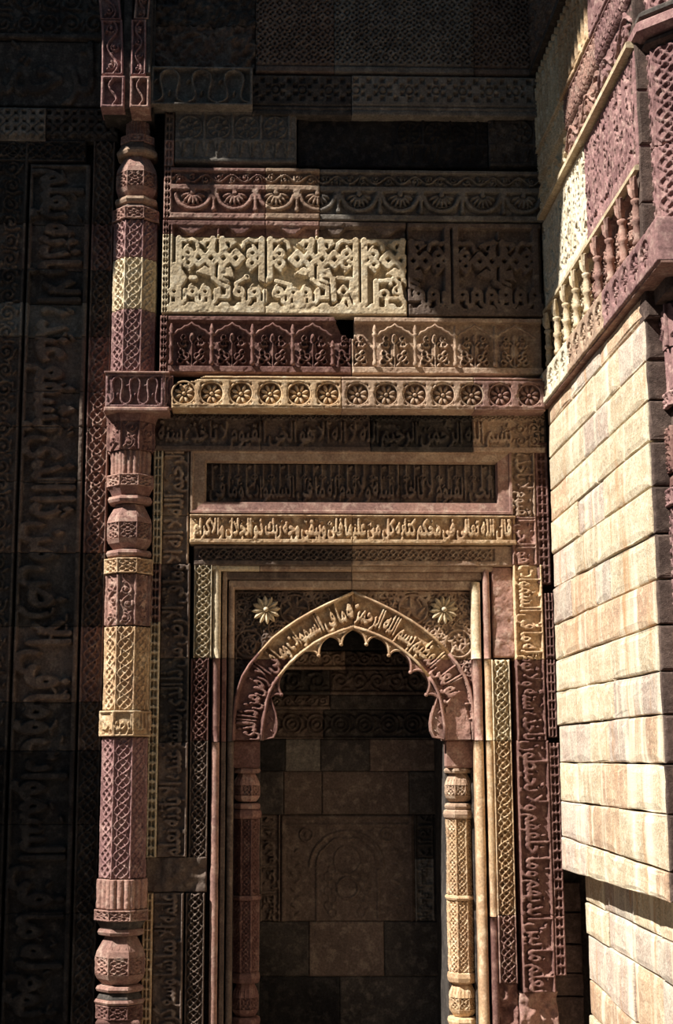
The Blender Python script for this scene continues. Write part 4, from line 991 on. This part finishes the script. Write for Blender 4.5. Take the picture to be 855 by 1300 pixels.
z0, z1 = ZW(518, -.1), ZW(475, -.1); xa, xb = XW(134, 500, -.08), XW(208, 500, -.08); yf = -.085
cv = Cv(xa, xb, z0, z1, .0055); serp(cv, cv.b, 3); parts = [relW(cv, yf, depth=.03, back=.05)]
cv = Cv(0, .22, z0, z1, .0055); serp(cv, cv.b, 3); parts.append(relief(cv, (xa, .22+yf+.004, 0), (0, -1, 0), (0, 0, 1), (-1, 0, 0), depth=.03, back=.04))
cv = Cv(0, .085, z0, z1, .0055); serp(cv, cv.b, 1); parts.append(relief(cv, (xb+.002, yf, 0), (.7071, .7071, 0), (0, 0, 1), (.7071, -.7071, 0), depth=.03, back=.04))
mesh_np('carved_face', parts, 'mauve', br)
g = G(); g.box(xa+.03, xb-.01, yf+.03, .26, z0, z1); g.box(xa-.01, xb+.035, yf-.012, .25, z1-.002, z1+.012, .004); g.box(xa-.008, xb+.035, yf-.01, .25, z0-.03, z0+.002, .012); g.obj('slab', 'rose', br)

# ================================================================== LEFT RECESSED WALL
YW2 = .16
lw = empty('left_wall_inscription', 'dark recessed wall left of the column with upright bands of large script', 'inscription', (XW(60, 1280, YW2), YW2, 0))
def lwb(px0, px1, splits, Y, drawf, depth=.022, step=.0075, yref=600, name='block'):
    a, b = XW(px0, yref, Y), XW(px1, yref, Y); z1 = ZW(splits[0], Y, 60); z0 = ZW(splits[-1][0], Y, 60); cv = Cv(a, b, z0, z1, step); drawf(cv, (a, b, z0, z1)); prev = z1
    for yy, m, dY in splits[1:]:
        zz = ZW(yy, Y, 60); mesh_np(name, [relW(cv, Y+dY, depth=depth, back=.12, rect=(a, b, zz, prev))], m, lw); prev = zz
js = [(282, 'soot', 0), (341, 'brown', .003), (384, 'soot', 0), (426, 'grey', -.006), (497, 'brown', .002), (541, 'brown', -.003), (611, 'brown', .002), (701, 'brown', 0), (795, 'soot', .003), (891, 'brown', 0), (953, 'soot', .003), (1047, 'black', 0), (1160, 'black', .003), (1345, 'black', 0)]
def dbig(cv, r):
    a, b, z0, z1 = r; letters(cv, (a+.02, b-.035, z0, z1-.03), 'R', 14, squeeze=.62, bold=4); cv.H[:, cv.x > b-.03] = 1; cv.H[:, cv.x < a+.018] = 1; cv.H[cv.Z > z1-.025] = 1
lwb(25, 104, [208]+js, YW2-.03, dbig, .036, .0068)
def dchain(cv, r): lattice(cv, r, True, period=.21, lw=.010, frame=.012)
lwb(108, 136, [178]+[(y, {'soot': 'brown', 'grey': 'brown', 'black': 'soot', 'brown': 'rose'}[m], d_) for y, m, d_ in js], YW2-.02, dchain)
lwb(-40, 21, [178]+js, YW2-.02, lambda cv, r: (scrollfield(cv, (r[0], r[1]-.03, r[2], r[3]), .13, .012, 5), cv.H.__setitem__((slice(None), cv.x > r[1]-.02), 1)))
def dh(cv, r): lattice(cv, r, False, period=.24, lw=.010, frame=.008)
lwb(-40, 108, [178, (203, 'soot', 0)], YW2-.025, dh, yref=190)
lwb(-40, 57, [134, (176, 'grey', 0)], YW2-.06, lambda cv, r: squares(cv, (r[0], r[1], r[2]+.02, r[3]-.02), .058), yref=155, name='pierced_block')
lwb(57, 150, [134, (176, 'soot', 0)], YW2-.03, lambda cv, r: squares(cv, (r[0], r[1], r[2]+.02, r[3]-.02), .058), yref=155, name='pierced_block')
lwb(-40, 135, [50, (132, 'soot', 0)], YW2-.03, lambda cv, r: letters(cv, r, 'h', 2, squeeze=.8), yref=90)
lwb(-40, 135, [-15, (48, 'soot', 0)], YW2-.04, lambda cv, r: (scrollfield(cv, (r[0], r[1], r[2]+.03, r[3]), .17, .014, 9), cv.H.__setitem__((cv.z < r[2]+.03, slice(None)), 1)), yref=20)

# ================================================================== SPRINGING OF THE SQUINCH ARCH, top left
sq = empty('arch_springing', 'foot of a carved arch rising above the tall column, two scrolled ribs', 'arch', (XW(158, 135, -.1), -.1, ZW(137, -.1)))
def curved(name, px, lean, y0, y1, Y, mat, drawf, wpx):
    """voussoir strip whose outer side leans away as it climbs"""
    z0, z1 = ZW(y1, Y, 160), ZW(y0, Y, 160); a, b = XW(px, y1, Y), XW(px+wpx, y1, Y); cv = Cv(a, b, z0, z1, .0058); drawf(cv, cv.b)
    V, Q = relW(cv, Y, depth=.028, back=.14); t = (V[:, 2]-z0)/(ZW(-15, Y, 160)-ZW(95, Y, 160)); V = V.copy(); V[:, 0] += lean*np.clip(t, 0, 2)**2; return mesh_np(name, [(V, Q)], mat, sq)
def dvin(cv, r):
    a, b, z0, z1 = r; m = .014; vine(cv, (a+m, b-m, z0, z1), vertical=True, lw=.012, period=(b-a)*1.9); cv.H[:, cv.x < a+m] = 1; cv.H[:, cv.x > b-m] = 1
    cv.H[cv.z < z0+.008] = 1; cv.H[cv.z > z1-.006] = 1
def dS(cv, r):
    a, b, z0, z1 = r; m = .02; cv.H[:] = 0; cv.H[:, cv.x < a+m] = 1; cv.H[:, cv.x > b-m] = 1; cv.H[cv.z < z0+m] = 1; cv.H[cv.z > z1-m] = 1; c = (a+b)/2; h = z1-z0
    for k in range(20):
        p = lambda t: (c+(b-a)*.16*math.sin(2*math.pi*t), z0+m+(h-2*m)*t); cv.seg(p(k/20), p((k+1)/20), .014)
YQ = -.16
curved('rib_voussoir', 129, -.035, 25, 94, YQ, 'mauve', dvin, 27); 
zb_, = [ZW(25, YQ, 160)]
def curved2(px, y0, y1, off, lean, wpx, Y, m):
    z0, z1 = ZW(y1, Y, 160), ZW(y0, Y, 160); a, b = XW(px, 94, Y), XW(px+wpx, 94, Y); cv = Cv(a, b, z0, z1, .0058); dvin(cv, cv.b); V, Q = relW(cv, Y, depth=.028, back=.14)
    zr = ZW(94, Y, 160); t = (V[:, 2]-zr)/.55; V = V.copy(); V[:, 0] += lean*np.clip(t, 0, 3)**2; mesh_np('rib_voussoir', [(V, Q)], m, sq)
curved2(129, -20, 24, 0, -.035, 27, YQ, 'mauve'); curved2(166, 24, 94, 0, -.01, 19, YQ-.03, 'mauve'); curved2(166, -20, 23, 0, .02, 19, YQ-.03, 'rose')
for px0, px1, Y, m in ((128, 158, YQ-.01, 'mauve'), (165, 190, YQ-.05, 'rose')):
    a, b = XW(px0, 115, Y), XW(px1, 115, Y); z0, z1 = ZW(136, Y, 160), ZW(96, Y, 160); cv = Cv(a, b, z0, z1, .0055); dS(cv, cv.b); mesh_np('springer_block', [relW(cv, Y, depth=.035, back=.2)], m, sq)
g = G(); g.box(XW(156, 60, YQ), XW(167, 60, YQ), YQ+.02, .1, ZW(136, YQ, 160), ZW(-30, YQ, 160)); g.box(XW(186, 60, YQ), XW(192, 60, YQ), YQ-.02, .1, ZW(94, YQ, 160), ZW(-30, YQ, 160)); g.box(XW(131, 60, YQ), XW(195, 60, YQ), YQ+.1, .28, ZW(137, YQ, 160), ZW(-30, YQ, 160)); g.obj('soffit', 'soot', sq)
# serpent bracket to the right of it
sb = empty('serpent_bracket', 'long dark bracket with a serpent band of high loops beside the arch foot', 'bracket', (XW(255, 130, -.1), -.1, ZW(133, -.1)))
YT = -.11; a, b = XW(191, 110, YT), XW(321, 110, YT); z0, z1 = ZW(133, YT, 255), ZW(84, YT, 255)
cv = Cv(a, b, z0, z1, .0052); serp(cv, cv.b, 3); mesh_np('carved_face', [relW(cv, YT, depth=.04, back=.14)], 'grey', sb)
def rf(cv, r): cv.H[:] = .3+.8*(vnoise(cv.X, cv.Z, 18)+.6*vnoise(cv.X, cv.Z, 50)+.3)
a, b = XW(191, 45, -.03), XW(326, 45, -.03); z0, z1 = ZW(84, -.03, 255), ZW(-20, -.03, 255); cv = Cv(a, b, z0, z1, .007); rf(cv, None)
for i, (ra, rb, rz0, rz1, m) in enumerate(((a, XW(325, 45, -.03), z0, ZW(30, -.03, 255), 'brown'), (a, XW(325, 45, -.03), ZW(30, -.03, 255), z1, 'soot'))):
    mesh_np('rough_block', [relW(cv, -.03, depth=.05, back=.14, rect=(ra, rb, rz0, rz1))], m, sb)

# ================================================================== RIGHT WALL
COURSES = [((697, 517), (828, 398)), ((697, 541), (819, 402)), ((701, 579), (833, 445)), ((703, 620), (828, 503)), ((704, 660), (827, 558)), ((706, 701), (829, 616)), ((706, 745), (831, 677)),
           ((706, 793), (835, 734)), ((707, 838), (835, 793)), ((709, 878), (837, 852)), ((712, 921), (837, 907)), ((711, 968), (840, 970)), ((712, 1017), (839, 1033)), ((713, 1062), (841, 1105)), ((713, 1104), (843, 1144))]
JOINTS = [[.30, .62], [.55, .78], [.42, .66], [.2, .55, .8], [.33, .60], [.28, .52], [.22, .48, .62], [.12, .40], [.36, .62], [.25, .48, .62], [.36, .56, .74], [.22, .45, .7], [.32, .62], [.28, .5, .85], [.25, .48, .8]]
def jit(a): return random.uniform(-a, a)
def stone_face(name, P, n3, to3, mat, parent, depth=.12, bul=.010, gap=.004):
    """P: four (u, v) corners ccw; rounded irregular ashlar"""
    P = [np.array(p, float) for p in P]; c = sum(P)/4; out = []
    for i in range(4):
        a, b = P[i], P[(i+1) % 4]
        for t in (0, .33, .67): out.append(a+(b-a)*t+np.array((jit(.004), jit(.004))) if t else a+np.array((jit(.003), jit(.003))))
    V = []; n = len(out)
    for ins, dd in ((gap, -depth), (gap, -.008), (gap+.004, -.002), (gap+.012, 0)):
        for p in out:
            q = p+np.array((np.sign((c-p)[0])*ins, np.sign((c-p)[1])*ins)) if abs(c-p)[0] > .02 and abs(c-p)[1] > .02 else p+(c-p)/np.linalg.norm(c-p)*ins; V.append(to3(q, dd+jit(.0022)))
    for p in out: q = p+(c-p)*.4; V.append(to3(q, bul*.4+jit(.002)))
    V.append(to3(c, bul*.4+jit(.002))); Fc = []
    for k in range(4):
        for i in range(n): j = (i+1) % n; Fc.append((k*n+i, k*n+j, (k+1)*n+j, (k+1)*n+i))
    for i in range(n): Fc.append((4*n+i, 4*n+(i+1) % n, 5*n))
    return mesh_py(name, V, Fc, mat, parent, False)
def toR(X): return lambda q, d_: (X-d_, -q[0], q[1])
amat = ['ashlar', 'ashlar', 'ashlar_warm', 'ashlar_grey', 'ashlar']
CL = []
for (p, q) in COURSES:
    A = onR(p[0], p[1], XR); B = onR(q[0], q[1], XR); sl = (B[1]-A[1])/(B[0]-A[0]); CL.append((A[1]+sl*(0-A[0]), A[1]+sl*(UA-A[0])))
rw_prev = CL
for i in range(len(CL)-1):
    (t0, t1), (b0, b1) = CL[i], CL[i+1]
    if i == 0: t0, t1 = max(t0, b0+.10), max(t1, b1+.12)
    js_ = [0]+JOINTS[i]+[1]
    for a, b in zip(js_, js_[1:]):
        zt = lambda f: t0+(t1-t0)*f; zb = lambda f: b0+(b1-b0)*f; ua, ub = -.02+(UA+.02)*a, -.02+(UA+.02)*b; s1 = jit(.01) if 0 < a else 0; s2 = jit(.01) if b < 1 else 0
        stone_face('stone', [(ua, zb(a)), (ub, zb(b)), (ub+s2, zt(b)), (ua+s1, zt(a))], None, toR(XR+jit(.006)), random.choice(amat), wall_right)
# lower, set-back courses
XR2 = XR+.14; UA2 = UA+.45
LOW = [((729, 1126), (855, 1178)), ((729, 1137), (855, 1197)), ((728, 1174), (855, 1252)), ((729, 1225), (800, 1292)), ((729, 1268), (765, 1302))]
LL = []
for p, q in LOW:
    A = onR(p[0], p[1], XR2); B = onR(q[0], q[1], XR2); sl = (B[1]-A[1])/(B[0]-A[0]); sl = max(-.06, min(.06, sl)); LL.append((A[1]-sl*A[0], A[1]+sl*(UA2-A[0])))
LL[0] = (CL[-1][0]+.01, CL[-1][1]+.03); LL += [(LL[-1][0]-.2, LL[-1][1]-.2), (LL[-1][0]-.4, LL[-1][1]-.4), (-.05, -.05)]
for i in range(len(LL)-1):
    (t0, t1), (b0, b1) = LL[i], LL[i+1]
    if min(t0-b0, t1-b1) < .05: t0 = max(t0, b0+.06); t1 = max(t1, b1+.06)
    js_ = [0]+sorted([.2+jit(.04), .42+jit(.04), .62+jit(.04), .82+jit(.04)])+[1]
    for a, b in zip(js_, js_[1:]):
        zt = lambda f: t0+(t1-t0)*f; zb = lambda f: b0+(b1-b0)*f; ua, ub = -.02+UA2*a, -.02+UA2*b
        stone_face('stone', [(ua, zb(a)), (ub, zb(b)), (ub, zt(b)), (ua, zt(a))], None, toR(XR2+jit(.008)), random.choice(['ashlar_warm', 'ashlar_grey', 'ashlar']), wall_right, bul=.014)
# return face of the arris (quoins seen end on)
ret = structure('trim_1', (XR+.2, -UA, 0))
for i in range(len(CL)-1):
    zt, zb = CL[i][1], CL[i+1][1]
    stone_face('stone', [(XR+.004, zb), (XR+.5, zb+.005), (XR+.5, zt+.005), (XR+.004, zt)], None, lambda q, d_: (q[0], -UA-.014-d_, q[1]), 'rough', ret, bul=.006)
for z in np.arange(CL[0][1]+.0, 7.2, .3):
    stone_face('stone', [(XR+.0, z), (XR+.5, z), (XR+.5, z+.3), (XR+.0, z+.3)], None, lambda q, d_: (q[0], -UE-.01-d_, q[1]), 'rough', ret, bul=.006)
# slot in the corner below
zc_ = 0.
while zc_ < CL[-1][0]-.1:
    h_ = random.uniform(.13, .2); stone_face('stone', [(XR-.06, zc_), (XR+.16, zc_), (XR+.16, zc_+h_), (XR-.06, zc_+h_)], None, lambda q, d_: (q[0], .24-d_+.0, q[1]), 'rough', wall_right, bul=.01); zc_ += h_

# --- carved friezes of the right wall; same levels as the back wall
ZK = {k: ZW(v) for k, v in dict(top=-90, a=60, b=214, c=281, d=399, e=474, f=519).items()}
def rfrieze(name, label, ztop, zbot, X, splits, drawf, depth=.022, step=.0075, cat='frieze', ue=None, ux=-.03):
    ue = ue or UE; cv = Cv(ux, ue, zbot, ztop, step); drawf(cv, cv.b); t = empty(name, label, cat, (X, -ue/2, zbot)); prev = ux
    for f, m in splits:
        e = ux+(ue-ux)*f; mesh_np('block', [relR(cv, X+jit(.003), depth=depth, back=.2, rect=(prev, e, zbot, ztop))], m, t); prev = e
    return t
def cap_line(t, z, X, h, mat, ue=None, out=.02):
    out *= .6
    ue = (ue or UE)
    for a, b in ((-.02, .5), (.5, 1.)):
        g = G(); ua, ub = max(-.02, ue*a), ue*b; V = [(x, -u, zz) for u in (ua, ub-.003) for x, zz in ((X+.1, z), (X-out, z+.004), (X-out, z+h-.006), (X-out+.01, z+h), (X+.1, z+h))]
        g.add(V, [(4, 3, 2, 1, 0), (5, 6, 7, 8, 9)]+[(i, (i+1) % 5, 5+(i+1) % 5, 5+i) for i in range(5)]); g.obj('fillet', mat, t)
def dcol(cv, r):
    u0, u1, z0, z1 = r; cv.fm = lambda p: p; cv.q = 1.; P = .085; u = u0+P/2
    while u < u1:
        h = z1-z0; cv.line([(u, z0+.05), (u, z0+h*.62)], .034); cv.leaf((u, z0+h*.74), .032, .07, 0); cv.disc((u, z0+h*.93), .024); cv.line([(u-.02, z0+h*.62), (u+.02, z0+h*.62)], .02); u += P
    cv.H[cv.z < z0+.03] = 1
t = rfrieze('fluted_frieze', 'sunlit course of tall budded flutes high on the right-hand wall', ZW(95), ZW(192), XR-.03, [(.33, 'buff'), (.66, 'gold'), (1., 'mauve')], dcol, .032, .0065)
cap_line(t, ZW(95), XR-.03, .05, 'soot', out=.05)
def dbeam(cv, r): scrollfield(cv, (r[0], r[1], r[2]+.03, r[3]-.02), .14, .014, 4)
t = rfrieze('upper_frieze', 'scroll-carved course at the very top of the right-hand wall above the dark ledge', ZW(-110), ZW(85), XR-.06, [(.5, 'brown'), (1., 'mauve')], dbeam, .025, .01)
def dtwo(cv, r):
    u0, u1, z0, z1 = r; zm = z0+(z1-z0)*.52; lattice(cv, (u0, u1, zm, z1), False, period=.15, lw=.010, frame=.012); vine(cv, (u0, u1, z0+.012, zm-.01), lw=.013)
t = rfrieze('twin_band_frieze', 'right-wall course with chain lattice over a vine, under the tall flutes', ZW(193), ZW(270), XR-.02, [(.35, 'buff'), (.7, 'rose'), (1., 'mauve')], dtwo, .016, .0055)
cap_line(t, ZW(279), XR-.02, ZW(272)-ZW(279), 'buff', out=.03)
def dkuf(cv, r):
    u0, u1, z0, z1 = r; cv.H[:] = 1; cv.fm = lambda p: p; cv.q = 1.; rr = random.Random(4); h = z1-z0; u = u0+.03
    while u < u1-.03:
        z = z0+.05+rr.uniform(0, .04)
        while z < z1-.05:
            l = rr.uniform(.018, .07)*(1.3 if z > z0+h*.45 else .8); l = min(l, (z1-.02-z)/2)
            cv.leaf((u+rr.uniform(-.004, .004), z+l), l, rr.uniform(.006, .013), math.pi/2+rr.uniform(-.35, .35), 1, True); z += 2*l+rr.uniform(.012, .03)
        u += rr.uniform(.024, .036)
    for u in np.arange(u0+.14, u1-.1, .25):
        for s2 in (-.022, .022): cv.line([(u+s2, z0+.12), (u+s2, z1-.05)], .024)
        cv.line([(u, z0+.14), (u, z1-.07)], .010, 1, True)
        for k in (-1, 1): cv.ring((u+k*.058, z1-.20), .024, .02); cv.ring((u+k*.06, z1-.28), .022, .02); cv.disc((u+k*.058, z1-.20), .010, 1, True); cv.leaf((u+k*.07, z1-.11), .03, .012, .4*k, 1, True); cv.leaf((u+k*.05, z0+.10), .03, .012, 1.2*k, 1, True)
    cv.H[cv.z < z0+.02] = 1
t = rfrieze('right_kufic_frieze', 'band of large letters on the right-hand wall, half white and half red stones', ZW(281), ZW(393), XR, [(.28, 'pale'), (.52, 'pale'), (.78, 'mauve'), (1., 'mauve')], dkuf, .05, .0055, 'inscription')
cap_line(t, ZW(399), XR, ZW(393)-ZW(399), 'buff', out=.035)
def darc(cv, r):
    u0, u1, z0, z1 = r; scrollfield(cv, (u0, u1, z0+.02, z1-.10), .075, .010, 8, .8); cv.H[cv.z > z1-.02] = 1; cv.H[cv.z < z0+.02] = 1
t = rfrieze('right_arcade_frieze', 'right-wall course of stout balusters with split bell capitals below the letters', ZW(400), ZW(470), XR+.01, [(.5, 'buff'), (1., 'rose')], darc, .03, .006)
za, zb = ZW(468), ZW(402); nb_ = 9
for i in range(nb_):
    u = .1+(UE-.16)*i/(nb_-1); c = (XR-.004, -u); g = G(); H = zb-za; rr = .024; m = 'buff' if i < 5 else 'rose'
    g.lathe(c, [(rr*a_, za+H*b_) for a_, b_ in ((1.1, 0), (1.1, .06), (.8, .09), (1, .2), (.8, .3), (1.15, .33), (1.15, .38), (.8, .41), (.95, .52), (.75, .60), (1.2, .63), (1.2, .67), (.7, .69))], 8)
    bo = g.obj('baluster', m, t, True); g = G()
    for s2 in (-1, 1): g.tube([(c[0], c[1], za+H*.68), (c[0]-.012, c[1]+s2*.03, za+H*.8), (c[0]-.02, c[1]+s2*.06, za+H*.96)], [.016, .018, .008], 6)
    g.tube([(c[0]-.01, c[1], za+H*.7), (c[0]-.02, c[1], za+H*1.0)], [.014, .012], 6); g.obj('capital', m, bo)
cap_line(t, ZW(474), XR+.01, ZW(469)-ZW(474), 'buff', out=.05)
ue2 = onR(836, 340, XR-.05)[0]
def dros(cv, r):
    u0, u1, z0, z1 = r; cv.H[:] = 1; cv.fm = lambda p: p; cv.q = 1.; P = .185; zc = (z0+z1)/2; u = .12
    while u < u1-.08: cv.disc((u, zc), .078, 1, True); cv.ring((u, zc), .074, .012); u += P
    u = .12
    while u < u1-.08:
        for k in range(8): a = k*math.pi/4; cv.leaf((u+.043*math.cos(a), zc+.043*math.sin(a)), .025, .012, a, .8)
        cv.disc((u, zc), .013, .95); u += P
t = rfrieze('right_rosette_cornice', 'lowest projecting cornice of the right-hand wall with ringed rosettes over the plain stones', ZW(475), ZW(515), XR-.05, [(.3, 'pale'), (.62, 'tan'), (1., 'mauve')], dros, .032, .006, 'cornice', ue=ue2)
g = G(); V = [(x, -u, zz) for u in (-.02, ue2) for x, zz in ((XR+.1, ZW(517)), (XR-.035, ZW(517)), (XR-.035, ZW(515)), (XR+.1, ZW(515)))]
g.add(V, [(3, 2, 1, 0), (4, 5, 6, 7)]+[(i, (i+1) % 4, 4+(i+1) % 4, 4+i) for i in range(4)]); g.obj('bed_moulding', 'rose', t)

# ================================================================== COLUMN AT THE RIGHT EDGE (nearest)
APR = .20; YRC = -UA-.03; XRC = 2.145
def zat(py, Yp, xp=850):
    return onW(xp, py, Yp)[1]
yf = YRC-APR
rc = empty('near_colonnette', 'red pierced octagonal column cut off by the right edge of the picture', 'column', (XRC, YRC, 0))
for y0, y1, k, f, m in ((48, 172, 'shaft', 1.0, 'mauve'), (174, 287, 'shaft', 1.0, 'mauve'), (-60, 0, 'shaft', 1., 'mauve'), (375, 430, 'foli', .95, 'mauve'), (430, 485, 'flute', .85, 'mauve'), (487, 506, 'key', .95, 'mauve'), (532, 590, 'vase', .95, 'red'), (612, 634, 'key', 1., 'mauve'), (636, 925, 'shaft', .92, 'mauve'), (926, 1148, 'shaft', .92, 'rose')):
    z1, z0 = zat(y0, yf), max(0., zat(y1, yf)); nm = {'shaft': 'shaft_drum', 'foli': 'capital', 'flute': 'fluted_band', 'key': 'carved_band', 'vase': 'vase_bowl'}[k]
    facet_drum(nm, (XRC, YRC), APR*f, z0, z1, m, rc, {'shaft': dl(.21, .013), 'foli': dfoli, 'flute': dflute, 'key': dkey, 'vase': dl(.1, .008)}[k], step=.007)
for y0, y1, f, m in ((0, 14, 1.25, 'soot'), (14, 34, 1.35, 'mauve'), (34, 47, 1.1, 'rough'), (506, 532, .75, 'rough'), (590, 612, .85, 'red')):
    g = G(); oct_solid(g, (XRC, YRC), [(APR*f*.85, zat(y1, yf)), (APR*f, zat(y1, yf)+.02), (APR*f, zat(y0, yf)-.02), (APR*f*.9, zat(y0, yf))]); g.obj('torus', m, rc)
g = G(); g.box(1.93, XRC+.25, YRC-.23, YRC+.10, zat(372, yf), zat(290, yf), .02); g.box(1.92, XRC+.25, YRC-.24, YRC+.10, zat(298, yf), zat(288, yf), .006); g.obj('bracket_block', 'rough', rc)
print('tris', sum(len(o.data.polygons)*2 for o in bpy.data.objects if o.type == 'MESH'), 'objects', len(bpy.data.objects))
